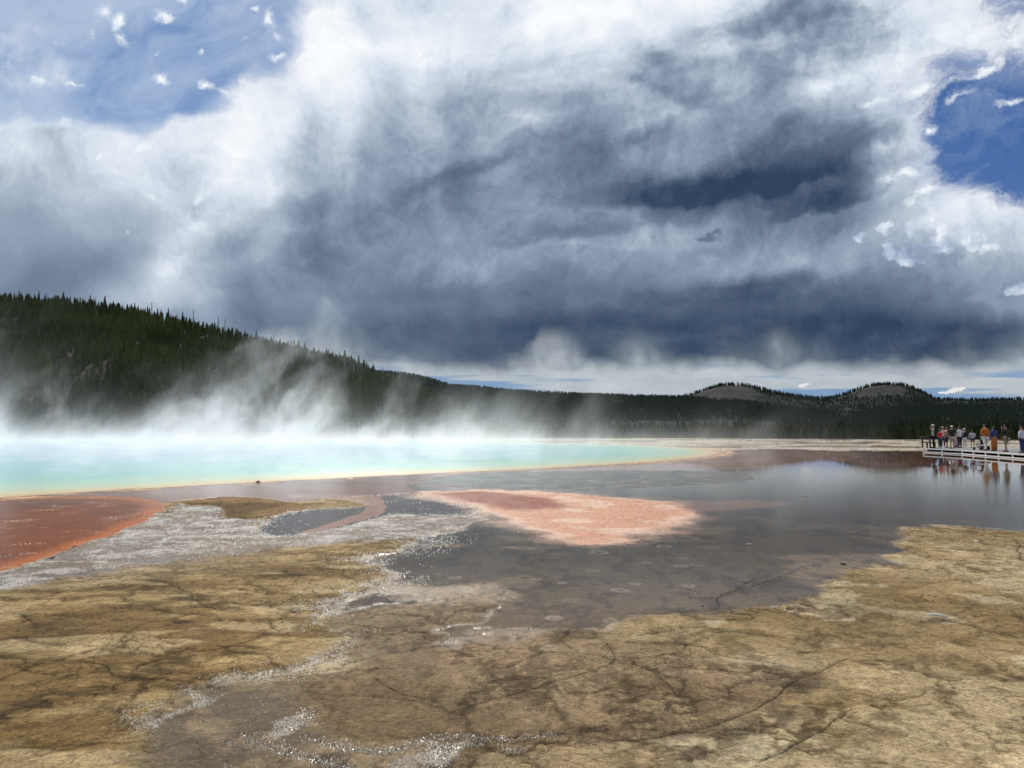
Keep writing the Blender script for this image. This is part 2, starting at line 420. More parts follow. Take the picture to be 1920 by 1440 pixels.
def empty(name, loc=(0, 0, 0), rz=0.0):
    o = bpy.data.objects.new(name, None); C.objects.link(o); o.location = loc; o.rotation_euler = (0, 0, rz); return o
def material(name):
    m = bpy.data.materials.new(name); m.use_nodes = True
    N.tree = m.node_tree; m.node_tree.nodes.clear()
    out = N.node('ShaderNodeOutputMaterial'); p = N.node('ShaderNodeBsdfPrincipled')
    m.node_tree.links.new(p.outputs[0], out.inputs[0])
    return m, p, out
def geo_pos():
    n = N.node('ShaderNodeNewGeometry'); return N(n.outputs['Position'])
def bump(h, strength, dist, normal=None):
    n = N.node('ShaderNodeBump'); N.put(n.inputs['Height'], h); N.put(n.inputs['Strength'], strength); n.inputs['Distance'].default_value = dist
    if normal is not None: N.put(n.inputs['Normal'], normal)
    return N(n.outputs[0])

# ------------------------------------------------------------------ ground
POOL = W([(-300, 958), (0, 934), (200, 921), (500, 904), (800, 888.5), (1000, 880), (1180, 869.5), (1290, 861), (1345, 853), (1350, 846), (1290, 839),
          (1150, 833), (950, 829), (650, 826.5), (300, 825), (-100, 824.5), (-500, 826), (-900, 835), (-1150, 880), (-1000, 915), (-650, 950)], 6)
def ground_z(x, y):
    r = np.hypot(x, y)
    return -7.0 * sstep(r, 135.0, 330.0)
def build_ground():
    # rows evenly spread in what the eye sees, ground sheet out to the horizon
    ypx = np.arange(1446, 814, -1.3)
    r_mid = F * CAM_H / (ypx - 803)
    r_in = np.linspace(0.15, r_mid[0], 26)[:-1]
    r_out = np.geomspace(r_mid[-1], 16000, 46)[1:]
    r = np.concatenate([r_in, r_mid, r_out]).astype(np.float64)
    az_c = np.linspace(R(-37), R(37), 1480)
    az_o = np.linspace(R(37), R(323), 120)[1:-1]
    az = np.concatenate([az_c, az_o])
    RR, AZ = np.meshgrid(r, az, indexing='ij')
    x = (RR * np.sin(AZ)).ravel(); y = (RR * np.cos(AZ)).ravel(); rr = RR.ravel()
    nr, nc = len(r), len(az)
    n = len(x)
    m = (rr < 240) & (np.abs(np.arctan2(x, y)) < R(50)); X = x[m]; Y = y[m]; D = rr[m]
    k = D * 0.022                                                  # how far outlines wander
    wx = (fbm(X * 0.35, Y * 0.35, 4, 1) - 0.5) * 1.1 + (fbm(X * 2.0, Y * 2.0, 5, 2, .6) - 0.5) * 0.6 + (fbm(X * 7.0, Y * 7.0, 3, 22) - 0.5) * 0.12
    wy = (fbm(X * 0.35, Y * 0.35, 4, 5) - 0.5) * 2.0 + (fbm(X * 2.0, Y * 2.0, 5, 6, .6) - 0.5) * 1.5 + (fbm(X * 7.0, Y * 7.0, 3, 23) - 0.5) * 0.3
    far = np.clip(D / 12.0, 0.35, 5.0)
    PX = X + wx * far * 0.5; PY = Y + wy * far * 0.55
    col = np.zeros((len(X), 3), np.float32); wet = np.zeros(len(X), np.float32); glt = np.zeros(len(X), np.float32)
    spk = np.zeros(len(X), np.float32); crk = np.zeros(len(X), np.float32); mirr = np.ones(len(X), np.float32); orng = np.zeros(len(X), np.float32); hgt = np.zeros(len(X), np.float32)
    n1 = fbm(X * 0.55, Y * 0.55, 5, 8); n2 = fbm(X * 2.6, Y * 2.6, 5, 9); n3 = fbm(X * 0.13, Y * 0.13, 4, 10); n4 = fbm(X * 9, Y * 9, 4, 12)
    st = fbm(X * 0.10 + 3, Y * 0.55, 5, 14)                          # streaks lying across the view
    def c3(*c): return np.array(rgb(*c), np.float32)
    def mix(a, b, f): return a + (b - a) * np.clip(f, 0, 1)[:, None]
    # dry sinter with olive and pale patches
    col[:] = mix(np.broadcast_to(c3(150, 130, 96), col.shape), c3(178, 159, 126), sstep(n1 + (n2 - .5) * .5, .38, .66))
    col[:] = mix(col, c3(118, 97, 62), sstep(n3 + (n2 - .5) * .35, .50, .70) * .65)
    col[:] = mix(col, c3(190, 176, 148), sstep(fbm(X * 1.3 + 9, Y * 1.3, 3, 31) + (n2 - .5) * .2, .66, .70) * .55)
    col[:] = mix(col, c3(95, 78, 52), sstep(fbm(X * 3.1 + 9, Y * 3.1, 5, 33, .65), .54, .68) * .55)
    vn = 1 - np.abs(fbm(X * .9, Y * .9, 5, 83, .6) * 2 - 1)
    col[:] = mix(col, c3(78, 62, 42), sstep(vn, .90, .985) * .55 * sstep(n2, .42, .6))
    wet[:] = 0.10
    def region(pts, soft, k=4, warp=1.0, sharp=None):
        P = W(pts, k)
        s = sdf(X + (PX - X) * warp, Y + (PY - Y) * warp, P)
        return sstep(s / (D * soft), -0.5, 0.5), s
    def dots(prob, c=(206, 202, 194), g=1.0):  # pale flecks: salt grains, with sun sparkle painted into the colour
        hit = RNG.random(len(X)) < prob
        k = hit * RNG.uniform(.35, 1.0, len(X)); col[:] = mix(col, c3(*c), k * .8); glt[:] = np.maximum(glt, hit * g); wet[:] = np.maximum(wet, hit * .7)
    def paint(a, c, w=None, g=None):
        col[:] = mix(col, c, a)
        if w is not None: wet[:] = wet + (w - wet) * a
        if g is not None: glt[:] = glt + (g - glt) * a
    # the far pale flats
    fl = sstep(D, 52, 75)
    fc = mix(np.broadcast_to(c3(160, 153, 140), col.shape), c3(96, 82, 66), sstep(st, .50, .62))
    fc = mix(fc, c3(168, 162, 150), sstep(fbm(X * .03, Y * .3, 4, 40), .55, .62))
    fc = mix(fc, c3(92, 86, 74), sstep(D, 118, 150) * sstep(fbm(X * .05, Y * .25, 4, 41), .4, .6))
    col[:] = mix(col, fc, fl); wet[:] = wet * (1 - fl) + fl * .06
    # wet sheet of runoff in the middle and to the right
    a, s = region([(690, 905), (860, 884), (1330, 852), (1500, 846), (1735, 846), (1960, 862), (2300, 900), (2500, 1000), (1960, 990), (1880, 994), (1760, 984), (1650, 1040), (1690, 1062), (1600, 1060), (1545, 1100), (1460, 1130), (1330, 1142), (1200, 1150),
                   (1110, 1195), (1000, 1225), (900, 1260), (720, 1268), (640, 1205), (604, 1168), (655, 1115), (755, 1075), (700, 1050), (790, 1012), (890, 972), (800, 930)], .032)
    wc = mix(np.broadcast_to(c3(94, 84, 62), col.shape), c3(116, 98, 74), sstep(D, 12, 6) * .9)
    wc = mix(wc, c3(134, 116, 92), sstep(n1 + (n2 - .5) * .3, .50, .64) * sstep(D, 20, 8))
    wc = mix(wc, c3(70, 58, 46), sstep(fbm(X * 4.2, Y * 2.4, 5, 49, .65), .52, .64) * .5)
    wc = mix(wc, c3(112, 98, 76), sstep(D, 26, 40) * sstep(st, .42, .60))
    wc = mix(wc, c3(128, 74, 56), sstep(D, 40, 50) * sstep(st, .40, .55))
    paint(a, wc, .93, .03)
    thin = sstep(D, 11.5, 6.5) * a                                    # the sheet thins out near the viewer
    wet[:] = wet - thin * (.20 + .5 * sstep(n1, .45, .6))
    pond = a
    # mid brown plate
    a, s = region([(640, 1215), (860, 1205), (1090, 1197), (1200, 1205), (1350, 1225), (1440, 1242), (1540, 1266), (1440, 1330), (1300, 1380), (1150, 1398), (960, 1384), (800, 1395), (620, 1378), (500, 1345), (470, 1310), (520, 1288), (640, 1262), (700, 1230)], .035, warp=1.0)
    bc = mix(np.broadcast_to(c3(116, 96, 72), col.shape), c3(144, 122, 94), sstep(n1, .42, .6))
    bc = mix(bc, c3(84, 64, 46), sstep(fbm(X * 7, Y * 4.0, 5, 50, .75) + (n1 - .5) * .5, .50, .60) * .65)
    paint(a * .85, bc, .34, .10)
    plate = a
    # dark gully south-east of the plate
    a, s = region([(1540, 1262), (1560, 1290), (1440, 1370), (1300, 1420), (1180, 1440), (980, 1430), (880, 1400), (980, 1392), (1150, 1404), (1320, 1380), (1440, 1328), (1520, 1272)], .02, warp=1.2)
    paint(a * sstep(n2 + (n4 - .5) * .8, .36, .56) * .8, c3(84, 70, 52), .35, .45)
    # island of gold crust, left
    a, s = region([(-60, 1075), (300, 1046), (560, 1014), (790, 1004), (760, 1034), (700, 1050), (740, 1078), (660, 1112), (600, 1150), (602, 1182), (650, 1210), (560, 1256), (480, 1280), (400, 1292), (312, 1330), (272, 1396), (250, 1500), (-600, 1700), (-1500, 1500), (-900, 1075)], .004)
    gc = mix(np.broadcast_to(c3(126, 103, 66), col.shape), c3(164, 141, 100), sstep(fbm(X * .8, Y * 1.6, 5, 52), .46, .64))
    gc = mix(gc, c3(100, 80, 50), sstep(n3 + (n2 - .5) * .3, .5, .66) * .8)
    gc = mix(gc, c3(92, 74, 46), sstep(fbm(X * 3 + 4, Y * 6, 5, 54, .65), .55, .66) * .55)
    vn = 1 - np.abs(fbm(X * .55, Y * 1.5, 5, 81, .55) * 2 - 1)
    gc = mix(gc, c3(62, 48, 28), sstep(vn, .92, .99) * .7 * sstep(n2, .4, .6)); gc = mix(gc, c3(186, 166, 128), sstep(fbm(X * 1.1, Y * 2.6, 4, 82) , .58, .68) * .6)
    gc = mix(gc, c3(136, 124, 106), sstep(D, 9.5, 11.5) * sstep(X, -2.0, -5.5) * .75)
    paint(a, gc, .12, .04)
    isl = a; isl_s = s
    # salt margin along the island, its sun sparkle painted as pale dots
    iw = a
    mg = np.exp(-((s / (D * .013)) ** 2)) * sstep(Y, 4.4, 5.0) * sstep(Y, 17, 14)
    rim = mg * sstep(fbm(X * 5, Y * 5, 4, 55) + mg * .25, .46, .62) * sstep(X, -6, -3.5)
    wide = np.exp(-((s / (D * .034)) ** 2)) * sstep(Y, 4.4, 5.0) * sstep(Y, 18, 15) * sstep(X, -6, -3.5)
    cl_ = sstep(fbm(X * 3.0, Y * 3.0, 4, 59, .65), .38, .62)
    dots(wide * cl_ ** 2 * .6 + rim * .25); paint(rim * .25, c3(150, 142, 130), .5)
    # wet delta at the bottom
    a, s = region([(300, 1338), (420, 1286), (520, 1292), (560, 1345), (700, 1392), (960, 1386), (980, 1400), (900, 1470), (500, 1500), (230, 1500), (268, 1400)], .05, warp=1.1)
    dc = mix(np.broadcast_to(c3(92, 79, 60), col.shape), c3(124, 106, 80), sstep(n2, .42, .58))
    paint(a, dc, .42, .03)
    vein = 1 - np.abs(fbm(X * 1.4, Y * 1.1, 4, 57) * 2 - 1)
    dots(a * (sstep(vein, .86, .97) * .60 + .008) * sstep(Y, 6.6, 5.6))  # streaks of sun sparkle painted as pale dots
    a, s = region([(870, 1404), (985, 1392), (1250, 1402), (1180, 1470), (900, 1470)], .02, warp=1.0)
    paint(a * .8, c3(158, 138, 106), .2, .1); dots(a * .04)
    # grey salt flat
    a, s = region([(-620, 1230), (-620, 1160), (-350, 1150), (-80, 1096), (60, 1052), (180, 1016), (290, 966), (335, 946), (420, 962), (500, 985), (560, 1000), (650, 985), (760, 956), (860, 958), (902, 974), (850, 1000), (780, 1010), (640, 1018), (480, 1036), (300, 1058), (100, 1088), (-80, 1130), (-350, 1180)], .03, warp=1.3)
    sc = mix(np.broadcast_to(c3(120, 113, 106), col.shape), c3(160, 156, 152), sstep(n2 + (n4 - .5) * .9, .38, .68))
    sc = mix(sc, c3(112, 96, 76), sstep(fbm(X * .5, Y * 2.0, 4, 58), .54, .64) * .7)
    paint(a, sc, .40, .12); dots(a * (sstep(n2 + (n4 - .5) * .5, .48, .66) * .20 + .015))
    # brown crust behind it
    a, s = region([(285, 938), (420, 931), (570, 944), (540, 966), (450, 972), (395, 950)], .003, warp=.5)
    paint(a, mix(np.broadcast_to(c3(98, 76, 44), col.shape), c3(130, 104, 68), sstep(n1, .45, .6)), .2, .1)
    # pinkish shallows all round the pool
    a, s = region([(-80, 936), (300, 914), (640, 893), (960, 874), (1320, 846), (1480, 842), (1610, 850), (1560, 870), (1300, 881), (1000, 884), (860, 890), (772, 903), (790, 922), (900, 922), (860, 934), (760, 928), (640, 930), (560, 941), (440, 932), (300, 942), (-80, 956)], .003, warp=.35)
    pk = mix(np.broadcast_to(c3(150, 104, 84), col.shape), c3(122, 64, 40), sstep(fbm(X * .18, Y * .5, 4, 60), .46, .60))
    pk = mix(pk, c3(172, 128, 106), sstep(D, 30, 44) * .6)
    paint(a, pk, .82, .05); spk[:] = np.maximum(spk, a * .35)
    # orange bay
    a, s = region([(-620, 985), (-300, 962), (-80, 934), (150, 933), (275, 938), (305, 953), (258, 984), (170, 1016), (60, 1052), (-80, 1096), (-350, 1150), (-620, 1160)], .003, warp=.5)
    oc = mix(np.broadcast_to(c3(132, 68, 14), col.shape), c3(190, 108, 42), sstep(s / D, .034, .006) * .85)
    oc = mix(oc, c3(88, 42, 16), sstep(fbm(X * .6, Y * .9, 4, 61), .48, .62) * sstep(s / D, .02, .06) * .6)  # darker middle: a dark reflection painted into the mat colour
    paint(a, oc, .66, .03); mirr[:] *= 1 - a; orng[:] -= a * .45; spk[:] = np.maximum(spk, a * .8)
    # dark channels and the pale tongue
    a, s = region([(492, 992), (520, 966), (600, 955), (700, 947), (690, 930), (800, 929), (890, 954), (850, 966), (730, 966), (660, 986), (560, 1004), (500, 1003)], .004, warp=.5)
    paint(a, c3(58, 54, 54), .6, .03); mirr[:] *= 1 - a; orng[:] -= a * .4
    edge = np.exp(-((s / (D * .006)) ** 2)) * sstep(n4, .4, .6)
    dots(np.exp(-((s / (D * .012)) ** 2)) * .5 * sstep(n4, .38, .54)); dots(a * .015)  # salt edge of the channel, glints painted in as pale dots
    a, s = region([(560, 1000), (640, 975), (690, 950), (650, 936), (560, 934), (560, 926), (700, 928), (724, 948), (690, 972), (600, 996)], .003, warp=.35)
    paint(a * .85, c3(170, 128, 108), .7, .1)
    # grey stippled flat right of the pool tongue
    a, s = region([(775, 905), (860, 890), (1000, 884), (1300, 883), (1420, 896), (1200, 916), (1000, 916), (850, 914)], .004, warp=.5)
    paint(a * .8, mix(np.broadcast_to(c3(120, 117, 114), col.shape), c3(150, 148, 146), sstep(n2, .45, .6)), .62, .35)
    rimo = np.exp(-(((s - .1) / (D * .004)) ** 2)) * sstep(-X + (1000 - 960) / F * D, -1, 1)
    paint(rimo * .8, c3(170, 92, 48), .6, .2)
    # coral lobe
    a, s = region([(790, 924), (900, 917), (1040, 920), (1180, 932), (1270, 940), (1312, 962), (1280, 986), (1200, 1010), (1112, 1028), (1040, 1018), (960, 990), (900, 966), (830, 944)], .060, warp=1.1)
    cc = mix(np.broadcast_to(c3(212, 178, 158), col.shape), c3(196, 146, 120), sstep(fbm(X * 1.2, Y * 1.2, 5, 63) + sstep(s / D, .01, .05) * .25 - .1, .46, .62))
    cc = mix(cc, c3(210, 176, 156), sstep(s / D, .05, .0) * .6)
    mirr[:] *= 1 - a; cor = a; paint(a, cc, .42, .03); dots(a * .008, (226, 200, 180), .2); spk[:] = np.maximum(spk, a * .45)
    a, s = region([(815, 926), (920, 922), (1040, 936), (1055, 950), (970, 958), (880, 946)], .05, warp=1.0)
    paint(a * .8, c3(140, 70, 42), .6, .05); mirr[:] *= 1 - a; orng[:] -= a * .4
    a, s = region([(1270, 938), (1400, 940), (1480, 948), (1380, 956), (1290, 962)], .04, warp=1.0)
    paint(a * .3, c3(196, 142, 122))
    a, s = region([(1500, 866), (1640, 862), (1745, 862), (1740, 880), (1640, 884), (1540, 878)], .02, warp=.5)
    paint(a * .75 * sstep(st, .36, .5), c3(126, 74, 54), .85, .05)
    # broken crust on the pool's edge
    po = sdf(X + (PX - X) * .25, Y + (PY - Y) * .12, POOL)
    sh = np.exp(-(((po + .30) / (.30 + D * .008)) ** 2)) * sstep(fbm(X * 1.1, Y * 2.2, 4, 90), .40, .60) * (D < 75)
    paint(sh * .85, c3(206, 168, 122), .5, .1); mirr[:] *= 1 - sh
    sh = np.exp(-(((po + .9) / .35) ** 2)) * sstep(fbm(X * .8, Y * 1.8, 4, 91), .50, .62) * (D < 60); paint(sh * .7, c3(150, 82, 44), .6)
    # plates of crust: pale middles, dark seams
    cx = X + wx * .8; cy = Y + wy * .45
    dryk = (1 - sstep(wet, .5, .75)) * (1 - cor)
    for sc_, sd, am in ((1.05, 1, 1.0), (2.6, 2, .8), (7.0, 3, .6)):
        f1, f2, cid = cells(cx * sc_ + n1 * 1.2, cy * sc_ * 1.15 + n2 * .8, sd)
        seam = sstep(f2 - f1, .10, .015) * sstep(fbm(X * sc_ * .5, Y * sc_ * .5, 3, 95 + sd), .42, .62)
        mid = sstep(f2 - f1, .18, .50) * sstep(cid, .45, .9)
        col[:] = mix(col, col * np.array([1.30, 1.30, 1.32], np.float32), mid * am * .75 * dryk)
        col[:] = mix(col, col * np.array([.42, .38, .34], np.float32), seam * am * .85 * (dryk * .55 + .45))
        hgt[:] += dryk * (mid * .010 - seam * .008) * am / sc_
    # hoof rings and blisters on the wet flat
    rg = np.random.default_rng(5)
    for i in range(34):
        px, py = rg.uniform(850, 1340), rg.uniform(975, 1230)
        if i < 12: px, py = [(870, 1105), (935, 1120), (1065, 1125), (1158, 1106), (1108, 1070), (840, 1210), (1030, 1157), (1300, 990), (1210, 1055), (1050, 1092), (1000, 1085), (890, 1183)][i]
        qx, qy = at(px, py); rad = rg.uniform(.035, .08) * (1 + (py < 1040) * .7)
        b = (np.abs(X - qx) < .5) & (np.abs(Y - qy) < .5)
        dd = np.hypot(X[b] - qx + wx[b] * .12, (Y[b] - qy + wy[b] * .06) * .9)
        v = np.exp(-(((dd - rad) / (.010 + .0018 * qy)) ** 2)) * rg.uniform(.25, .7)
        col[b] = col[b] + (c3(168, 158, 142) - col[b]) * v[:, None] * .8
    # cracks: the big ones by hand
    CR = [([(1085, 1194), (1200, 1204), (1300, 1209), (1360, 1228), (1440, 1240), (1525, 1263)], 1.0), ([(1135, 1203), (1152, 1240), (1080, 1268), (960, 1300), (860, 1330)], .8),
          ([(1210, 1250), (1245, 1275), (1272, 1302)], .7), ([(960, 1380), (1050, 1374), (1110, 1384), (1160, 1391), (1260, 1378), (1400, 1338), (1500, 1272)], 1.1),
          ([(455, 1378), (510, 1400), (560, 1415), (660, 1436)], 1.6), ([(580, 1383), (640, 1402), (740, 1405), (800, 1386), (900, 1376), (962, 1381)], 1.5),
          ([(1180, 1150), (1300, 1144), (1342, 1138), (1352, 1112), (1440, 1090), (1500, 1060)], .8), ([(1290, 1120), (1345, 1118), (1410, 1085)], .5),
          ([(-20, 1228), (90, 1238), (150, 1246), (195, 1252), (212, 1272), (260, 1272)], 1.5), ([(20, 1245), (60, 1262), (105, 1270)], 1.0), ([(0, 1153), (40, 1153), (75, 1172)], 1.0),
          ([(50, 1198), (130, 1210), (220, 1216), (360, 1220)], .9), ([(150, 1086), (290, 1090), (352, 1108), (372, 1130), (415, 1150)], 1.0), ([(60, 1092), (150, 1084), (250, 1078), (330, 1086)], .7),
          ([(170, 1132), (250, 1126), (320, 1148), (400, 1160)], .9), ([(480, 1090), (540, 1080), (600, 1090), (690, 1085)], .6), ([(390, 1076), (470, 1066), (560, 1070)], .5),
          ([(690, 1088), (730, 1130), (760, 1150)], .3), ([(1830, 1000), (1900, 1010), (1912, 1050)], .8), ([(1450, 1270), (1520, 1262), (1600, 1230)], .5),
          ([(1700, 1055), (1800, 1050), (1900, 1060)], .4), ([(100, 1180), (240, 1190), (330, 1212)], .6), ([(600, 1168), (700, 1178), (780, 1172)], .5), ([(640, 1300), (760, 1310), (830, 1325)], .5),
          ([(700, 1268), (760, 1300), (800, 1310)], .6), ([(1420, 1430), (1500, 1390), (1600, 1330)], .5)]
    for pts, wd in CR:
        P = W(pts, 5, False)
        ax = np.array(P); lo = ax.min(0) - 1.2; hi = ax.max(0) + 1.2
        b = (X > lo[0]) & (X < hi[0]) & (Y > lo[1]) & (Y < hi[1])
        d = seg_dist(X[b] + (PX[b] - X[b]) * .22, Y[b] + (PY[b] - Y[b]) * .22, P, False)
        w_ = D[b] * .0011 * wd * (0.5 + 1.3 * n4[b])
        v = np.exp(-((d / w_) ** 2)); v2 = np.exp(-((d / (w_ * 6)) ** 2)) * .35
        crk[b] = np.maximum(crk[b], np.maximum(v, v2 * n2[b] * 1.6))
    dark_ = crk * .8
    dots(np.clip(crk * 1.3, 0, 1) * sstep(Y, 5.0, 4.7) * sstep(X, .7, -.1) * .65)  # sun glints painted as pale dots along the nearest cracks
    col[:] = mix(col, c3(44, 36, 28), dark_); wet[:] = np.maximum(wet, crk * .75 * sstep(X, -3.5, -2.2) * sstep(Y, 5.2, 4.7)); glt[:] = np.maximum(glt, crk * sstep(Y, 6.5, 4.8) * sstep(np.abs(X + .5), 2.2, .6))
    # relief
    wetm = sstep(wet, .3, .6)
    hgt[:] += (1 - wetm) * ((n1 - .5) * .05 + (n2 - .5) * .018 + (n4 - .5) * .006) + isl * .014 - crk * .012 + rim * .012 * n4
    hgt[:] *= sstep(D, 150, 60) * .85 + .15
    pin = sdf(X, Y, POOL)
    az_sp = D * R(74) / 1480
    grit = RNG.normal(0, 1, len(X)).astype(np.float32)
    hgt[:] += np.clip(grit, -2, 2) * az_sp * (np.clip(glt, 0, 1) * .17 + (1 - wetm) * .07) * sstep(D, 30, 18)
    hgt[:] = hgt - .30 * sstep(pin, .3, 1.6)
    full = lambda v, d: np.where(m, 0, d)
    z = ground_z(x, y); z[m] += hgt
    colf = np.empty((n, 3), np.float32)
    base = np.array(rgb(150, 132, 100), np.float32); colf[:] = base
    fo = sstep(rr, 170, 300)[:, None]; colf = colf * (1 - fo) + np.array(rgb(52, 52, 34), np.float32) * fo
    colf[m] = np.where(fo[m] > 0, col * (1 - fo[m]) + np.array(rgb(52, 52, 34), np.float32) * fo[m], col)
    A = {}
    for nm, v, dflt in (('wet', wet, .1), ('glint', glt, 0), ('speck', spk, 0), ('crack', crk, 0), ('mirror', sstep(D, 20, 46) * mirr + orng, 0)):
        f = np.full(n, dflt, np.float32); f[m] = v; A[nm] = f
    A['mineral'] = colf
    # shader
    mat, p, _ = material('sinter_ground')
    P = geo_pos(); wetn = attr('wet'); gl = attr('glint'); sp = attr('speck')
    fine = noise(P, 55, 5, .65, '3D'); med = noise(P, 9, 6, .6, '3D'); big = noise(P, 1.7, 5, .6, '3D')
    mot = noise(P, 24, 6, .7, '3D'); grain = noise(P, 170, 3, .7, '3D'); mir = attr('mirror')
    dry = smooth(wetn, .65, .2)
    c = vop('MULTIPLY', attr('mineral', 'Color'), (.99, .95, .88))
    shade = 1.0 + ((fine - .5) * 1.7 + (med - .5) * 1.2 + (mot - .5) * 1.7 + (grain - .5) * 1.2) * mixf(dry, .6, 1.0)
    c = vop('SCALE', c, scale=nmin(nmax(shade, .35), 1.6))
    # hair cracks between small plates
    wp = vop('ADD', P, vop('SCALE', noise(P, 2.2, 4, .6, '3D', color=True), scale=.55))
    ve = voronoi(wp, 1.05, 'DISTANCE_TO_EDGE', '2D', detail=1.0); ve2 = voronoi(wp, 4.2, 'DISTANCE_TO_EDGE', '2D')
    hc = smooth(ve, .030, .004) * smooth(med, .42, .58) + smooth(ve2, .05, .0) * smooth(big, .50, .66) * .5
    hc = hc * mixf(dry, .45, .8)
    c = mixc(clamp01(hc) * .62, c, rgb(58, 47, 36))
    # foam specks and salt crystals; the painted sparkle dots whiten here too
    vs_ = voronoi(vop('MULTIPLY', P, (1.0, 1.0, 1.0)), 14.0, 'F1', '2D'); clus = noise(P, 1.3, 3, .6, '3D')
    fo_ = smooth(vs_ - (clus - .62) * 1.3 * sp, .20, .10) * smooth(sp, .05, .5) * smooth(clus, .50, .60)
    c = mixc(fo_ * .9, c, rgb(226, 206, 190))
    salt = smooth(fine, .58, .68) * smooth(gl, .4, .9)
    c = mixc(salt * .45, c, rgb(215, 212, 205))
    N.put(p.inputs['Base Color'], c)
    ro = mixf(smooth(wetn, .15, .85), .78, .018) + clamp01(gl) * .05 * smooth(wetn, .4, .8) + fo_ * .3
    N.put(p.inputs['Roughness'], nmin(nmax(ro, .016), .9)); p.inputs['IOR'].default_value = 1.36
    sl_ = mixf(smooth(wetn, .3, .95), .14, mixf(mir, .42, 1.0)) * .5 + smooth(gl, .5, .9) * .3
    N.put(p.inputs['Specular IOR Level'], sl_)
    rip = noise(vop('MULTIPLY', P, (1.0, 2.2, 1.0)), 5.0, 4, .55, '3D')
    hh = (fine - .5) * (dry * 1.5 + (gl * 1.3 + .004) * (1.0 - mir)) + (mot - .5) * (dry * 2.4 + (gl * 2.2 + .006) * (1.0 - mir)) + (med - .5) * dry * 2.0 - hc * .5 * dry + (rip - .5) * .035 * (1.0 - mir * .7)
    N.put(p.inputs['Normal'], bump(hh, .9, .010))
    o = mesh_np('ground', np.stack([x, y, z], 1), grid_faces(nr, nc, True), mat, attrs=A)
    tag(o, kind='structure')
    # close the hole under the viewer's feet
    return o
build_ground()

def build_pool():
    P = np.array(POOL); c = np.array([-38.0, 82.0])
    ts = np.concatenate([[0.0], np.linspace(.25, .9, 40), np.linspace(.905, 1, 40)])
    Pd = np.array(catmull(list(map(tuple, P)), 4))
    co = c[None, None] + (Pd[None] - c) * ts[:, None, None]
    nr, nc = len(ts), len(Pd)
    x = co[..., 0].ravel(); y = co[..., 1].ravel()
    d = seg_dist(x, y, POOL, True)
    me = np.stack([x, y, np.full(len(x), .003)], 1)
    mat, p, _ = material('hot_spring_water')
    P_ = geo_pos(); dd = attr('shore_distance') + (noise(P_, .35, 4, .6, '3D') - .5) * 4.5 * smooth(attr('shore_distance'), 0.0, 6.0, .16, 1.0)
    c = ramp(clamp01(dd / 30.0), [(0, rgb(196, 150, 104)), (.020, rgb(226, 192, 136)), (.045, rgb(214, 206, 150)), (.10, rgb(184, 212, 178)), (.22, rgb(152, 204, 186)), (.45, rgb(126, 188, 190)), (1, rgb(92, 150, 180))])
    N.put(p.inputs['Base Color'], c); p.inputs['IOR'].default_value = 1.33
    N.put(p.inputs['Roughness'], .16)
    rp = noise(vop('MULTIPLY', P_, (1, 2.6, 1)), 3.0, 4, .6, '3D'); rp2 = noise(vop('MULTIPLY', P_, (1, 2.6, 1)), 16.0, 3, .6, '3D')
    N.put(p.inputs['Normal'], bump(rp + rp2 * .35, .8, .03))
    o = mesh_np('hot_spring_water', me, grid_faces(nr, nc, True), mat, attrs={'shore_distance': d})
    tag(o, kind='structure')
build_pool()

# ------------------------------------------------------------------ hills
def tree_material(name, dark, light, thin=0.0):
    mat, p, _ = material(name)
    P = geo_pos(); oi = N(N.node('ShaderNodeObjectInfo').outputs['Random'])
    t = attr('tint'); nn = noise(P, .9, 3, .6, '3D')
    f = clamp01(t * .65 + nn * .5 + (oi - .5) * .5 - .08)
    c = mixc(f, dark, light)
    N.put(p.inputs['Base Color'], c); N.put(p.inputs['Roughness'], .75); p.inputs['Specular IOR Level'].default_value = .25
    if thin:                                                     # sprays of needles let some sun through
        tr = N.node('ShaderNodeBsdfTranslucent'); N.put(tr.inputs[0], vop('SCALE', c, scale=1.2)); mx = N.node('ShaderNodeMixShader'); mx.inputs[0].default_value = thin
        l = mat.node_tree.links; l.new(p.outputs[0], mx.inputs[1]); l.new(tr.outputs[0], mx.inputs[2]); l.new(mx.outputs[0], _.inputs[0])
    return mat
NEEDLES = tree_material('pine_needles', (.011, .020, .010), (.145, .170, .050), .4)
FARNEEDLES = tree_material('far_pine_needles', (.010, .020, .016), (.034, .052, .028))
def bark_mat():
    mat, p, _ = material('pine_bark')
    P = geo_pos(); N.put(p.inputs['Base Color'], mixc(noise(P, 6, 4, .6, '3D'), (.05, .038, .028), (.16, .13, .105))); N.put(p.inputs['Roughness'], .9); return mat
BARK = bark_mat()
def dead_mat():
    mat, p, _ = material('weathered_dead_wood')
    P = geo_pos(); N.put(p.inputs['Base Color'], mixc(noise(P, 4, 4, .6, '3D'), (.07, .065, .06), (.24, .22, .20))); N.put(p.inputs['Roughness'], .9); return mat
DEAD = dead_mat()

def hill_mat(name, forest_a, forest_b, rock_a, rock_b, bare=0.0):
    mat, p, _ = material(name)
    P = geo_pos(); rk = attr('rock')
    n = noise(P, .012, 6, .65, '3D'); f = noise(P, .10, 5, .65, '3D'); g = noise(P, .45, 4, .7, '3D')
    fc = mixc(smooth(f, .35, .65), forest_a, forest_b)
    rc = mixc(smooth(g + (n - .5), .35, .65), rock_a, rock_b)
    rc = mixc(smooth(f, .56, .62), rc, forest_a)
    k = smooth(rk + (n - .5) * 1.0 + (f - .5) * .55, .42, .56)
    N.put(p.inputs['Base Color'], mixc(k, fc, rc)); N.put(p.inputs['Roughness'], .95); p.inputs['Specular IOR Level'].default_value = .1
    N.put(p.inputs['Normal'], bump(f * 6 + g * 2, 1.0, 1.0))
    return mat

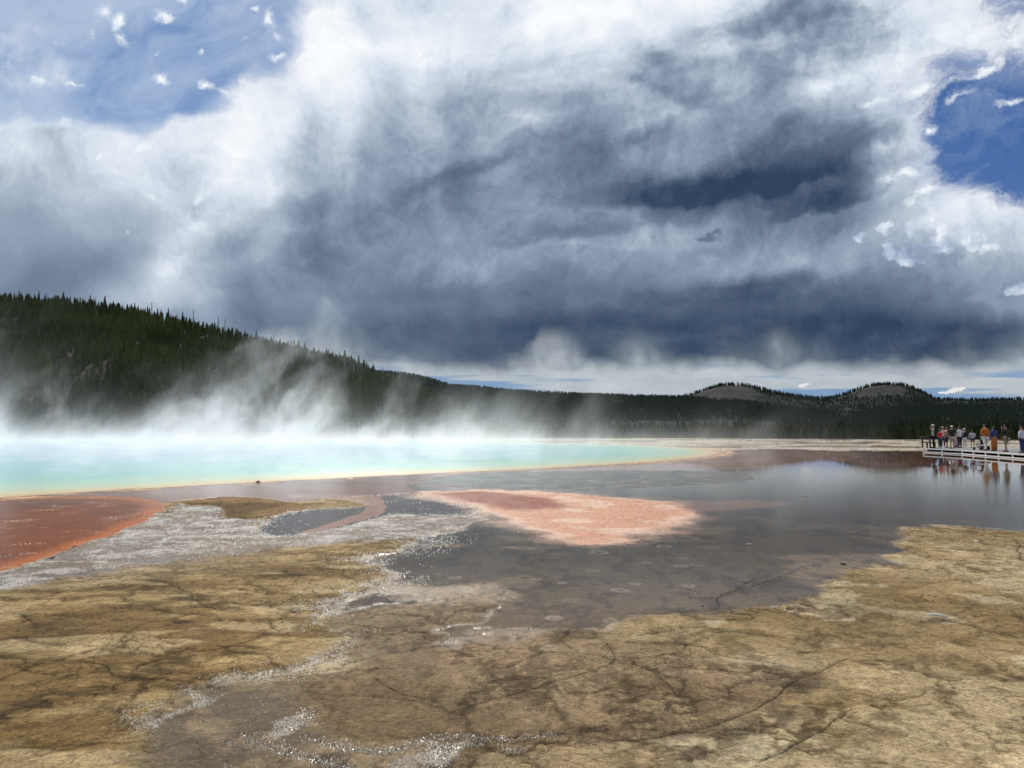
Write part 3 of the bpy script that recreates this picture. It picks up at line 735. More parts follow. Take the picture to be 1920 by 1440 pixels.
def interp(pts, x): return np.interp(x, [p[0] for p in pts], [p[1] for p in pts])
class Hill:
    """terrain rising from a foot at distance Db to a crest at distance Dc; the far side falls away again"""
    def __init__(s, crest, Dc, Db, z0=-7.0, pw=1.0, rough=0.0, rs=.01, seed=0):
        s.crest = crest; s.Dc = Dc; s.Db = Db; s.z0 = z0; s.pw = pw; s.rough = rough; s.rs = rs; s.seed = seed
    def __call__(s, px, t):
        Dc = interp(s.Dc, px); Db = interp(s.Db, px); py = interp(s.crest, px)
        u, v = uv_of(px, py)
        zc = CAM_H + v * Dc
        y = np.where(t <= 1, Db + (Dc - Db) * t, Dc + (Dc - Db) * (t - 1))
        x = u * y
        q = np.where(t <= 1, np.clip(t, 0, 1), 1 - np.clip((t - 1) / 1.2, 0, 1))
        prof = np.where(t <= 1, q ** s.pw * (1 - .5 * (1 - s.pw) * 0), q * q * (3 - 2 * q))
        z = s.z0 + (zc - s.z0) * prof
        nn = fbm(x * s.rs, y * s.rs, 5, s.seed, .5) - .5
        z = z + nn * s.rough * np.sin(np.clip(q, 0, 1) * math.pi) * 1.0 + (fbm(px * .02, px * 0 + 3.3, 4, s.seed) - .5) * s.rough * .0
        return x, y, z
    def mesh(s, name, px0, px1, mat, step=5.0, nt=70, rockf=None):
        px = np.arange(px0, px1, step); t = np.concatenate([np.linspace(-.02, 1, nt), np.linspace(1, 2.2, 20)[1:]])
        T, PX = np.meshgrid(t, px, indexing='ij'); x, y, z = s(PX.ravel(), T.ravel())
        rk = rockf(PX.ravel(), T.ravel(), x, y) if rockf else np.zeros(len(x))
        o = mesh_np(name, np.stack([x, y, z], 1), grid_faces(len(t), len(px)), mat, attrs={'rock': rk})
        tag(o, kind='structure'); return o

GREY_A, GREY_B = (.020, .019, .022), (.054, .048, .048)  # rock greys darkened so the colour carries the cloud shadow
H_LEFT = Hill([(-900, 470), (-500, 505), (-200, 545), (0, 566), (100, 573), (200, 584), (300, 603), (400, 628), (470, 645), (560, 668), (640, 688), (700, 709), (760, 728), (820, 752), (900, 790), (960, 806)],
              [(-900, 900), (0, 800), (500, 760), (960, 640)], [(-900, 360), (0, 390), (700, 430), (960, 520)], pw=.92, rough=26, rs=.012, seed=3)
H_MID = Hill([(300, 720), (560, 706), (660, 704), (740, 707), (800, 716), (845, 729), (900, 733), (960, 739), (1080, 745), (1200, 748), (1300, 750), (1400, 756), (1500, 770)],
             [(300, 1500), (740, 1500), (1500, 1900)], [(300, 800), (1500, 900)], pw=.8, rough=60, rs=.004, seed=6)
H_BUTTE = Hill([(900, 765), (1150, 752), (1260, 748), (1290, 744), (1310, 737), (1340, 727), (1362, 723), (1385, 722.5), (1410, 726), (1440, 735), (1475, 742), (1520, 747), (1555, 748), (1585, 741), (1610, 731), (1635, 724), (1660, 722), (1690, 722.5), (1710, 728), (1735, 740), (1755, 750),
               (1800, 752), (1850, 751.5), (1920, 750), (2100, 746), (2500, 740)], [(900, 3200), (2500, 3200)], [(900, 2300), (2500, 2300)], pw=.62, rough=60, rs=.004, seed=9)
H_KNOLL = Hill([(1480, 800), (1520, 782), (1545, 774), (1570, 766), (1592, 765), (1620, 770), (1655, 780), (1690, 800)], [(1480, 2000), (1690, 2000)], [(1480, 1700), (1690, 1700)], pw=.6, rough=20, rs=.01, seed=12)
H_FOOT = Hill([(1000, 790), (1100, 780), (1200, 776), (1300, 770), (1420, 768), (1500, 771), (1600, 775), (1700, 766), (1800, 762), (1920, 764), (2200, 758), (2600, 750)],
              [(1000, 2100), (2600, 2100)], [(1000, 1100), (2600, 1100)], pw=.9, rough=26, rs=.005, seed=15)
def butte_rock(px, t, x, y):
    g = lambda c, w: np.exp(-((px - c) / w) ** 2)
    return (g(1365, 75) * sstep(t, .25, .5) * .72 + g(1650, 75) * sstep(t, .35, .6) * .80 + g(1500, 50) * .35 * sstep(t, .6, .8)
            + g(1870, 90) * .38 * sstep(t, .5, .8) + g(1270, 40) * .40 + g(1690, 50) * -.35 * sstep(t, .7, .95) - sstep(t, .94, 1.0) * .3)
bm_ = hill_mat('butte_rock_and_forest', (.006, .012, .010), (.016, .026, .016), GREY_A, GREY_B)
H_BUTTE.mesh('hills', 900, 2500, bm_, 4, 90, butte_rock)
H_KNOLL.mesh('knoll', 1480, 1691, bm_, 3, 40, lambda px, t, x, y: .55 * np.exp(-((px - 1590) / 34) ** 2) + .1)
H_FOOT.mesh('foothill', 1000, 2600, bm_, 6, 60, lambda px, t, x, y: .44 * np.exp(-((px - 1400) / 90) ** 2 - ((t - .82) / .05) ** 2) + .42 * np.exp(-((px - 1500) / 60) ** 2 - ((t - .93) / .05) ** 2))
H_MID.mesh('ridge', 300, 1500, bm_, 6, 70, lambda px, t, x, y: .42 * np.exp(-((px - 1180) / 90) ** 2 - ((t - .45) / .25) ** 2) + .12)
H_LEFT.mesh('hill', -900, 960, hill_mat('forest_floor_slope', (.020, .022, .012), (.045, .042, .030), (.022, .022, .020), (.055, .052, .048)), 8, 80,
            lambda px, t, x, y: 0 * np.exp(-((px - 130) / 110) ** 2 - ((t - .45) / .2) ** 2) + .2 * np.exp(-((px - 380) / 60) ** 2 - ((t - .86) / .10) ** 2) - .1)

# ------------------------------------------------------------------ conifers
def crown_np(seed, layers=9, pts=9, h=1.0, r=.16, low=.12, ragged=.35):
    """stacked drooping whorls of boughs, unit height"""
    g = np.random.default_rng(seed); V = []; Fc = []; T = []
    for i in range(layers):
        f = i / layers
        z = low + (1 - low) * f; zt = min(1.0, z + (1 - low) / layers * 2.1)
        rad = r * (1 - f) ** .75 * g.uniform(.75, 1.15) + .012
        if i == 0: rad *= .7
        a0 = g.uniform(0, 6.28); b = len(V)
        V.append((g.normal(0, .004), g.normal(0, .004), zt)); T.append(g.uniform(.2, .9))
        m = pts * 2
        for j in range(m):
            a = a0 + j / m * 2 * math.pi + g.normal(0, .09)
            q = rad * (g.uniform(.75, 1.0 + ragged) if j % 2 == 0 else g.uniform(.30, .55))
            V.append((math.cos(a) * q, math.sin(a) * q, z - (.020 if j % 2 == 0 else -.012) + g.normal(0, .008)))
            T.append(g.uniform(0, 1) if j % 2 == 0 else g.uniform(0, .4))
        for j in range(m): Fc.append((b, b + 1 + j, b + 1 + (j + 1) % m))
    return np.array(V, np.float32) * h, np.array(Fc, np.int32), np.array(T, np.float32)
def cone_np(r0, r1, z0, z1, n=6, lean=(0, 0)):
    V = []; Fc = []
    for k, (r, z) in enumerate(((r0, z0), (r1, z1))):
        for j in range(n):
            a = j / n * 2 * math.pi; V.append((math.cos(a) * r + lean[0] * k, math.sin(a) * r + lean[1] * k, z))
    for j in range(n): Fc += [(j, (j + 1) % n, n + (j + 1) % n), (j, n + (j + 1) % n, n + j)]
    return np.array(V, np.float32), np.array(Fc, np.int32)
def scatter_forest(name, label, variants, P, hts, mat, seed=0, bias=None):
    g = np.random.default_rng(seed); n = len(P); which = g.integers(0, len(variants), n)
    CO = []; FA = []; TI = []; off = 0
    for vi, (V, Fc, T) in enumerate(variants):
        idx = np.where(which == vi)[0]
        if not len(idx): continue
        a = g.uniform(0, 6.28, len(idx)); ca, sa = np.cos(a), np.sin(a); w = g.uniform(.8, 1.25, len(idx)) * hts[idx]
        x = (V[None, :, 0] * ca[:, None] - V[None, :, 1] * sa[:, None]) * w[:, None] + P[idx, 0][:, None]
        y = (V[None, :, 0] * sa[:, None] + V[None, :, 1] * ca[:, None]) * w[:, None] + P[idx, 1][:, None]
        z = V[None, :, 2] * hts[idx][:, None] + P[idx, 2][:, None]
        CO.append(np.stack([x, y, z], -1).reshape(-1, 3)); m = len(V)
        FA.append((Fc[None] + (np.arange(len(idx)) * m)[:, None, None] + off).reshape(-1, 3)); off += m * len(idx)
        tb = g.uniform(-.35, .35, len(idx)) + (bias[idx] if bias is not None else 0)
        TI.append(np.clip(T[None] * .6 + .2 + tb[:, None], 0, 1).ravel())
    o = mesh_np(name, np.concatenate(CO), np.concatenate(FA), mat, attrs={'tint': np.concatenate(TI)}, smooth_=False)
    tag(o, label, 'forest', kind='stuff'); return o
g = np.random.default_rng(21)
VAR = [crown_np(s, 9, 7, r=r, low=l) for s, r, l in ((1, .15, .08), (2, .125, .12), (3, .17, .06), (4, .11, .16))]
VARL = [crown_np(s, 5, 4, r=r, low=.04, ragged=.5) for s, r in ((5, .17), (6, .14), (7, .20))]
# left hill
n = 15000
px = g.uniform(-620, 900, n); t = g.uniform(0.0, 1.12, n) ** .9
x, y, z = H_LEFT(px, t)
dens = fbm(x * .02, y * .02, 4, 70) + .10 - .04 * np.exp(-((px - 130) / 90) ** 2 - ((t - .45) / .14) ** 2) - .30 * np.exp(-((px - 385) / 45) ** 2 - ((t - .86) / .07) ** 2)
keep = dens > .36 + g.uniform(-.1, .1, n); x, y, z, px, t = x[keep], y[keep], z[keep], px[keep], t[keep]
hts = g.uniform(7, 13.5, len(x)) * (1 + .35 * (g.random(len(x)) > .95)); hts *= np.where(px > 700, .8, 1)
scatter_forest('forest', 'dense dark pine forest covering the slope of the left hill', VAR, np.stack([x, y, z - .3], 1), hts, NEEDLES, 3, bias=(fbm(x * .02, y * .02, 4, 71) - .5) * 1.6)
# plain between the spring and the hills
n = 8000
px = g.uniform(-400, 2300, n); D = np.sqrt(g.uniform(400 ** 2, 1000 ** 2, n)); u, _ = uv_of(px, 803 + 0 * px)
x = u * D; y = D; z = np.full(n, -7.0)
scatter_forest('valley_forest', 'band of dark green pines across the flat valley behind the pale flats', VAR[:3], np.stack([x, y, z], 1), g.uniform(9, 14, n) * (1 - .25 * (D > 700)), NEEDLES, 5, bias=(fbm(px * .02, D * .01, 3, 72) - .5) * .8)
# far ridges
def cover(h, n, px0, px1, tmin, rockf, seed, hmin, hmax, thr=.5, tmax=1.02):
    q = np.random.default_rng(seed); px = q.uniform(px0, px1, n); t = q.uniform(tmin, tmax, n)
    x, y, z = h(px, t); rk = rockf(px, t, x, y) if rockf else 0 * x
    k = rk + (fbm(x * .008, y * .008, 4, seed) - .5) < thr + q.uniform(-.12, .12, n)
    return np.stack([x[k], y[k], z[k] - .5], 1), q.uniform(hmin, hmax, k.sum())
A_ = [cover(H_MID, 9500, 560, 1500, .2, None, 31, 9, 14), cover(H_MID, 1500, 560, 1320, .97, None, 36, 9, 14),
      cover(H_BUTTE, 9000, 1150, 2150, .1, butte_rock, 32, 9, 15, .24), cover(H_BUTTE, 1600, 1150, 2150, .985, None, 33, 9, 19),
      cover(H_FOOT, 9000, 1080, 2150, .1, None, 34, 9, 13), cover(H_KNOLL, 900, 1490, 1680, .1, lambda px, t, x, y: .4 * np.exp(-((px - 1590) / 34) ** 2), 35, 8, 13, .3)]
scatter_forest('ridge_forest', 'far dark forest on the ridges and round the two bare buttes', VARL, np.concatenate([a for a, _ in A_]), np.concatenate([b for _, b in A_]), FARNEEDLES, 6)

# single pines in the front row of the tree line
GRP = 'pines in the front row of the tree line'
protos = []
for i, (s, r_, l_) in enumerate(((41, .17, .05), (42, .14, .10), (43, .19, .04), (44, .12, .14), (45, .155, .07))):
    V, Fc, T = crown_np(s, 11, 9, r=r_, low=l_)
    root = empty('pine_tree')
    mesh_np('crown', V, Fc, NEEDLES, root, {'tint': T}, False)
    cv, cf = cone_np(.016, .004, -.03, .97, 6); mesh_np('trunk', cv, cf, BARK, root)
    protos.append(root)
KIND = ['broad low skirted', 'slim mid green', 'wide bushy', 'thin long trunked', 'even cone shaped']
q = np.random.default_rng(77); used = set(); k = 0
pxs = np.sort(np.concatenate([q.uniform(-30, 760, 70), q.uniform(760, 1960, 215)]))
for px_ in pxs:
    v = int(q.integers(0, 5)); D = q.uniform(338, 400); u, _ = uv_of(px_, 803)
    src = protos[v]
    if v in used:
        o = src.copy(); C.objects.link(o)
        for ch in src.children:
            c_ = ch.copy(); C.objects.link(c_); c_.parent = o
    else: o = src; used.add(v)
    h = q.uniform(8.5, 12.8) if px_ > 700 else q.uniform(8, 11.5)
    if q.random() < .06: h *= 1.2
    o.location = (u * D, D, -7.1); o.rotation_euler = (q.normal(0, .02), q.normal(0, .02), q.uniform(0, 6.28)); o.scale = (h * q.uniform(.85, 1.2), h * q.uniform(.85, 1.2), h)
    seg = ('behind the left end of the steaming pool' if px_ < 640 else 'behind the right part of the steaming pool' if px_ < 1250 else
           'behind the pale flats left of the boardwalk' if px_ < 1730 else 'behind the people on the boardwalk')
    tag(o, f'{KIND[v]} dark green pine {seg}', 'pine tree', GRP + ' ' + seg)

# dead snags and tall single trees that break the skyline of the left hill
SN = [(88, 548, 14, 'short grey snag on the skyline, leftmost of the dead trees'), (179, 557, 18, 'thin bare snag on the skyline left of the tallest live pine'), (285, 566, 17, 'faint branching snag on the skyline between live pines'), (362, 580, 26, 'tall bare pole of a dead pine, highest on the mid skyline'),
      (409, 593, 25, 'bare branching snag, left one of the pair on the skyline'), (422, 598, 22, 'bare forked snag, right one of the pair on the skyline'), (512, 625, 17, 'lone thin snag on the skyline right of the pair'), (545, 637, 14, 'short snag among a cluster low on the skyline'),
      (552, 638, 16, 'slim snag standing second in the low skyline cluster'), (598, 660, 15, 'thin snag near the lower end of the hill skyline'), (655, 668, 14, 'broken snag behind steam on the lower skyline'), (719, 690, 13, 'small pale snag at the foot of the skyline')]
for i, (px_, top, hpx, lab) in enumerate(SN):
    gnd = float(interp(H_LEFT.crest, px_)); Dc = float(interp(H_LEFT.Dc, px_)) - 6
    b = at_d(px_, gnd + 2, Dc); hh = (gnd + 2 - top) / F * Dc
    root = empty('dead_tree', b); tag(root, lab, 'dead tree', 'dead snags on the hill skyline')
    lx = q.normal(0, .5); cv, cf = cone_np(.60, .28, 0, hh, 6, (lx, 0)); mesh_np('trunk', cv, cf, DEAD, root)
    V_ = []; F_ = []
    for j in range(6):
        zz = hh * q.uniform(.35, .92); ln = q.uniform(.5, 1.5) * (1.2 - zz / hh); s_ = q.choice([-1, 1]); a = len(V_)
        for (dx, dz, w) in ((0, 0, .10), (s_ * ln, ln * q.uniform(-.1, .5), .03)):
            bx = lx * zz / hh + dx
            V_ += [(bx, -w, zz + dz - w), (bx, w, zz + dz - w), (bx, 0, zz + dz + w)]
        for e in range(3): F_ += [(a + e, a + (e + 1) % 3, a + 3 + (e + 1) % 3), (a + e, a + 3 + (e + 1) % 3, a + 3 + e)]
    mesh_np('branch_stubs', np.array(V_), np.array(F_), DEAD, root)
TL = [(196, 553, 'tall pointed pine standing above the hill skyline behind thin steam'), (212, 563, 'narrow pine right beside the tallest skyline pine'), (252, 566, 'pointed pine on the skyline left of the middle'), (295, 577, 'dark pine on the skyline with dense round crown'),
      (315, 576, 'pine with sharp tip on the skyline mid slope'), (342, 584, 'tall dark pine left of the bare pole snag'), (402, 603, 'dark pine just left of the paired snags'), (525, 633, 'ragged pine low on the skyline right of the lone snag'),
      (560, 640, 'dark pine at the end of the low skyline cluster'), (672, 664, 'tallest ragged pine of the lower skyline group'), (681, 674, 'slim pine next to the tallest of the lower skyline group'), (700, 681, 'pine veiled by steam at the lower skyline'), (588, 650, 'pointed pine between the two low skyline snags'), (742, 700, 'last small pine at the foot of the skyline')]
for i, (px_, top, lab) in enumerate(TL):
    gnd = float(interp(H_LEFT.crest, px_)) + 3; Dc = float(interp(H_LEFT.Dc, px_)) - 10
    b = at_d(px_, gnd, Dc); hh = (gnd - top) / F * Dc
    src = protos[(i * 2) % 5]; o = src.copy(); C.objects.link(o)
    for ch in src.children:
        c_ = ch.copy(); C.objects.link(c_); c_.parent = o
    o.location = b; o.scale = (hh * .85, hh * .85, hh); o.rotation_euler = (0, 0, i * 1.3); tag(o, lab, 'pine tree', 'pines breaking the hill skyline')

# ------------------------------------------------------------------ boardwalk, people and small things
def plain(name, c, rough=.8, var=.12, scale=12, spec=.3):
    mat, p, _ = material(name)
    n = N.node('ShaderNodeTexCoord'); nn = noise(N(n.outputs['Object']), scale, 4, .6, '3D')
    N.put(p.inputs['Base Color'], mixc(nn, tuple(v * (1 - var * 2) for v in c), tuple(min(1, v * (1 + var * 2)) for v in c)))
    N.put(p.inputs['Roughness'], rough); p.inputs['Specular IOR Level'].default_value = spec
    return mat
def boards_mat():
    mat, p, _ = material('weathered_boards')
    P = geo_pos(); n = noise(vop('MULTIPLY', P, (1, 1, 1)), 3, 5, .65, '3D'); f = noise(P, 30, 4, .7, '3D')
    N.put(p.inputs['Base Color'], mixc(clamp01(n * .7 + f * .4 - .05), (.16, .155, .15), (.36, .35, .33))); N.put(p.inputs['Roughness'], .8); return mat
BOARD = boards_mat()
PALE = plain('pale_beam', (.74, .73, .70), .7, .08, 4); DARKW = plain('dark_wood', (.035, .03, .028), .7)
def box_np(cx, cy, cz, sx, sy, sz, rz=0.0, bev=0.0):
    V = np.array([(x * sx / 2, y * sy / 2, z * sz / 2) for x in (-1, 1) for y in (-1, 1) for z in (-1, 1)], float)
    c, s = math.cos(rz), math.sin(rz)
    V = np.stack([V[:, 0] * c - V[:, 1] * s + cx, V[:, 0] * s + V[:, 1] * c + cy, V[:, 2] + cz], 1)
    return V, np.array([(0, 1, 3, 2), (4, 6, 7, 5), (0, 4, 5, 1), (2, 3, 7, 6), (0, 2, 6, 4), (1, 5, 7, 3)])
class MB:
    def __init__(s): s.v = []; s.f = []; s.n = 0
    def add(s, vf):
        v, f = vf; f = np.asarray(f)
        if f.shape[1] == 3: f = np.concatenate([f, f[:, 2:3]], 1)
        s.v.append(np.asarray(v, float)); s.f.append(f + s.n); s.n += len(v); return s
    def box(s, *a, **k): return s.add(box_np(*a, **k))
    def beam(s, a, b, w, h):
        a = np.array(a, float); b = np.array(b, float); d = b - a; L = np.linalg.norm(d); d /= L
        up = np.array([0, 0, 1.0]) if abs(d[2]) < .9 else np.array([1.0, 0, 0])
        r = np.cross(d, up); r /= np.linalg.norm(r); u = np.cross(r, d)
        V = [p + r * i * w / 2 + u * j * h / 2 for p in (a, b) for i in (-1, 1) for j in (-1, 1)]
        return s.add((np.array(V), np.array([(0, 1, 3, 2), (4, 6, 7, 5), (0, 4, 5, 1), (2, 3, 7, 6), (0, 2, 6, 4), (1, 5, 7, 3)])))
    def tube(s, pts, rad, n=8):
        pts = [np.array(p, float) for p in pts]; rad = rad if isinstance(rad, (list, tuple)) else [rad] * len(pts)
        V = []; Fc = []
        for i, p in enumerate(pts):
            d = (pts[min(i + 1, len(pts) - 1)] - pts[max(i - 1, 0)]); d /= np.linalg.norm(d) + 1e-9
            up = np.array([0, 0, 1.0]) if abs(d[2]) < .9 else np.array([1.0, 0, 0])
            r = np.cross(d, up); r /= np.linalg.norm(r); u = np.cross(r, d)
            for j in range(n):
                a = j / n * 2 * math.pi; V.append(p + (r * math.cos(a) + u * math.sin(a)) * rad[i])
        for i in range(len(pts) - 1):
            for j in range(n): Fc.append((i * n + j, i * n + (j + 1) % n, (i + 1) * n + (j + 1) % n, (i + 1) * n + j))
        for e in (0, len(pts) - 1):
            V.append(pts[e]); c = len(V) - 1
            for j in range(n): Fc.append((c, e * n + (j + 1) % n, e * n + j, e * n + j) if e == 0 else (c, e * n + j, e * n + (j + 1) % n, e * n + (j + 1) % n))
        return s.add((np.array(V), np.array(Fc)))
    def build(s, name, mat, parent=None, smooth_=False):
        co = np.concatenate(s.v); fa = np.concatenate(s.f)
        me = bpy.data.meshes.new(name)
        me.from_pydata(co.tolist(), [], [tuple(dict.fromkeys(map(int, f))) for f in fa]); me.validate()
        me.polygons.foreach_set('use_smooth', np.full(len(me.polygons), smooth_))
        me.materials.append(mat); o = bpy.data.objects.new(name, me); C.objects.link(o)
        if parent: o.parent = parent
        return o

ZT = .30
FRONT = [(24.0, 28.0), (29.4, 44.0), (30.9, 53.0), (30.7, 57.6), (32.9, 61.6)]
BACK = [(28.2, 27.0), (33.3, 42.5), (35.4, 52.5), (35.9, 55.0)]
def boardwalk():
    root = empty('boardwalk', (30.5, 52, 0)); tag(root, 'low pale boardwalk with a thin two-rail edge standing over the mirror-like water', 'boardwalk')
    o3 = Vector((30.5, 52, 0))
    def loc(p, z): return (p[0] - o3.x, p[1] - o3.y, z)
    # planks of the walk, each laid across it
    mb = MB(); L = []
    ft = catmull([FRONT[0], FRONT[1], FRONT[2], FRONT[3]], 1, False)
    def along(poly, n):
        P = np.array(poly); d = np.r_[0, np.cumsum(np.hypot(*np.diff(P, axis=0).T))]; t = np.linspace(0, d[-1], n)
        return np.stack([np.interp(t, d, P[:, 0]), np.interp(t, d, P[:, 1])], 1)
    n = 150; A = along(FRONT[:4], n); B = along(BACK, n); q = np.random.default_rng(3)
    for i in range(n - 1):
        a0, a1 = A[i], A[i] + (A[i + 1] - A[i]) * .94; b0, b1 = B[i], B[i] + (B[i + 1] - B[i]) * .94; dz = q.normal(0, .002)
        V = [loc(p, z + dz) for z in (ZT - .04, ZT) for p in (a0, a1, b1, b0)]
        mb.add((np.array(V), np.array([(0, 3, 2, 1), (4, 5, 6, 7), (0, 1, 5, 4), (1, 2, 6, 5), (2, 3, 7, 6), (3, 0, 4, 7)])))
    # landing with the branch going off to the right
    A = along([(30.7, 57.66), (35.9, 55.06), (46, 54.0)], 110); B = along([(32.9, 61.6), (38.0, 61.8), (47, 59.5)], 110)
    for i in range(109):
        a0, a1 = A[i], A[i] + (A[i + 1] - A[i]) * .94; b0, b1 = B[i], B[i] + (B[i + 1] - B[i]) * .94; dz = q.normal(0, .002)
        V = [loc(p, z + dz) for z in (ZT - .04, ZT) for p in (a0, a1, b1, b0)]
        mb.add((np.array(V), np.array([(0, 1, 2, 3), (4, 7, 6, 5), (0, 4, 5, 1), (1, 5, 6, 2), (2, 6, 7, 3), (3, 7, 4, 0)])))
    mb.build('deck', BOARD, root)
    for i in range(4):
        a, b = FRONT[i], FRONT[i + 1]; off = Vector((-.03, 0, 0))
        e = MB().beam(Vector(loc(a, ZT - .025)) + off, Vector(loc(b, ZT - .025)) + off, .05, .07); e.build('edge_beam', PALE, root)
        e = MB().beam(Vector(loc(a, .05)) + off, Vector(loc(b, .05)) + off, .06, .07); e.build('skid_beam', PALE, root)
    for i in range(3):
        a, b = BACK[i], BACK[i + 1]; MB().beam(loc(a, ZT - .06), loc(b, ZT - .06), .05, .10).build('edge_beam', PALE, root)
    for i in range(4):
        a, b = Vector(FRONT[i]), Vector(FRONT[i + 1]); n = max(1, int((b - a).length / 1.55))
        for j in range(n):
            p = a.lerp(b, j / n); MB().box(*loc(p, .155), .07, .09, .145).build('post', PALE, root)
            MB().box(p[0] - o3.x + 1.9, p[1] - o3.y, .13, 3.2, .10, .26).build('cross_bearer', DARKW, root)
boardwalk()

def skin_mesh(name, V, E, RAD, mat, parent, root=0, sub=1):
    me = bpy.data.meshes.new(name); me.from_pydata([tuple(v) for v in V], E, [])
    o = bpy.data.objects.new(name, me); C.objects.link(o)
    sk = o.modifiers.new('skin', 'SKIN'); sk.use_smooth_shade = True
    for i, d in enumerate(me.skin_vertices[0].data):
        r = RAD[i]; d.radius = r if isinstance(r, tuple) else (r, r); d.use_root = (i == root)
    su = o.modifiers.new('sub', 'SUBSURF'); su.levels = sub; su.render_levels = sub
    dg = bpy.context.evaluated_depsgraph_get(); m2 = bpy.data.meshes.new_from_object(o.evaluated_get(dg))
    o.modifiers.clear(); o.data = m2; bpy.data.meshes.remove(me); m2.name = name; m2.materials.clear(); m2.materials.append(mat); o.parent = parent
    m2.polygons.foreach_set('use_smooth', np.full(len(m2.polygons), True))
    return o
SKIN = plain('skin', (.42, .24, .165), .6, .05, 4)
CLOTH = {}
def cloth(c, rough=.85):
    k = tuple(round(v, 3) for v in c)
    if k not in CLOTH: CLOTH[k] = plain('cloth', c, rough, .12, 9)
    return CLOTH[k]
def person(px, D, h, face, label, shirt=(.5, .5, .5), sleeves='short', legs=(.03, .03, .05), legtype='long', hair=(.03, .02, .015), hairlen=0, hat=None,
           arms=('down', 'down'), stride=.0, wide=1.0, shoes=(.05, .04, .04), skirt=None, pack=None, held=None, lean=0.0):
    u, _ = uv_of(px, 840); root = empty('person', (u * D, D, ZT), face); tag(root, label, 'person', 'visitors on the boardwalk')
    k = h; w = wide; hip = .52 * k; sh = .81 * k; ln = lean * k
    V = []; E = []; RD = []
    def add(p, r, par=None):
        V.append(Vector(p)); RD.append(r)
        if par is not None: E.append((par, len(V) - 1))
        return len(V) - 1
    P = lambda x, y, z: (x, y + ln * max(0, (z - hip)) / (.3 * k), z)
    pel = add(P(0, 0, hip), (.098 * k * w * .9, .066 * k * w))
    wa = add(P(0, .005, .62 * k), (.078 * k * w, .056 * k * w), pel)
    ch = add(P(0, .005, .73 * k), (.092 * k * w, .062 * k * w), wa)
    nb = add(P(0, -.005, .815 * k), (.062 * k, .042 * k), ch)
    nk = add(P(0, .005, .855 * k), .031 * k, nb)
    h1 = add(P(0, .018, .895 * k), (.040 * k, .048 * k), nk)
    h2 = add(P(0, .015, .94 * k), (.044 * k, .054 * k), h1)
    h3 = add(P(0, .008, .975 * k), (.034 * k, .040 * k), h2)
    nose = add(P(0, .015 + .066 * k, .925 * k), .008 * k, h2)
    joints = {}
    for s in (-1, 1):
        st = stride * s * k
        hj = add((s * .052 * k * w, 0, .475 * k), .056 * k * w, pel)
        kn = add((s * .056 * k, st * .45 + .015, .27 * k), .036 * k, hj)
        an = add((s * .060 * k, st, .055 * k), .022 * k, kn)
        to = add((s * .068 * k, st + .085 * k, .018 * k), .020 * k, an)
        joints['leg', s] = (hj, kn, an)
        sj = add(P(s * .105 * k * w, 0, .795 * k), .036 * k, nb)
        mode = arms[0 if s < 0 else 1]
        if mode == 'down': el = P(s * .135 * k * w, -.015, .635 * k); wr = P(s * .135 * k * w, .035, .495 * k)
        elif mode == 'face': el = P(s * .135 * k, .09, .70 * k); wr = P(s * .06 * k, .17, .87 * k)
        elif mode == 'fwd': el = P(s * .135 * k * w, .02, .64 * k); wr = P(s * .09 * k, .20, .62 * k)
        else: el = P(s * .19 * k * w, -.02, .66 * k); wr = P(s * .12 * k, .06, .56 * k)
        e = add(el, .024 * k, sj); wv = add(wr, .016 * k, e)
        dv = (Vector(wr) - Vector(el)).normalized(); sd = Vector((1, 0, 0)) if abs(dv.x) < .8 else Vector((0, 1, 0))
        pm = add(Vector(wr) + dv * .045 * k, (.020 * k, .010 * k), wv)
        for f, (o_, l_) in enumerate(((-.016, .040), (-.006, .047), (.005, .045), (.015, .036))):
            a = add(Vector(wr) + dv * .062 * k + sd * o_ * k, .006 * k, pm); add(V[a] + dv * l_ * k * .7 + Vector((0, .008, -.004)), .005 * k, a)
        a = add(Vector(wr) + dv * .030 * k + Vector((-s * .024 * k, .012 * k, 0)), .007 * k, wv); add(V[a] + dv * .022 * k, .006 * k, a)
        joints['arm', s] = (sj, e, wv)
    skin_mesh('body', V, E, RD, SKIN, root)
    def sub(idx, grow, edges, mat, name, ends=None):
        vv = [V[i] for i in idx]; rr = [tuple((q if isinstance(RD[i], tuple) else RD[i]) + grow for q in (RD[i] if isinstance(RD[i], tuple) else (RD[i], RD[i]))) for i in idx]
        if ends:
            for j, p, r in ends: vv.append(Vector(p)); rr.append((r, r)); edges = edges + [(j, len(vv) - 1)]
        return skin_mesh(name, vv, edges, rr, mat, root)
    # shirt
    L, Rr = joints['arm', -1], joints['arm', 1]
    g = .012 * k
    if sleeves == 'none': sub([wa, pel, ch, nb], g, [(0, 1), (0, 2), (2, 3)], cloth(shirt), 'shirt')
    elif sleeves == 'short':
        ml = [V[a[0]].lerp(V[a[1]], .7) for a in (L, Rr)]
        sub([wa, pel, ch, nb, L[0], Rr[0]], g, [(0, 1), (0, 2), (2, 3), (3, 4), (3, 5)], cloth(shirt), 'shirt', [(4, ml[0], .034 * k), (5, ml[1], .034 * k)])
    else:
        sub([wa, pel, ch, nb, L[0], L[1], L[2], Rr[0], Rr[1], Rr[2]], g, [(0, 1), (0, 2), (2, 3), (3, 4), (4, 5), (5, 6), (3, 7), (7, 8), (8, 9)], cloth(shirt), 'jacket')
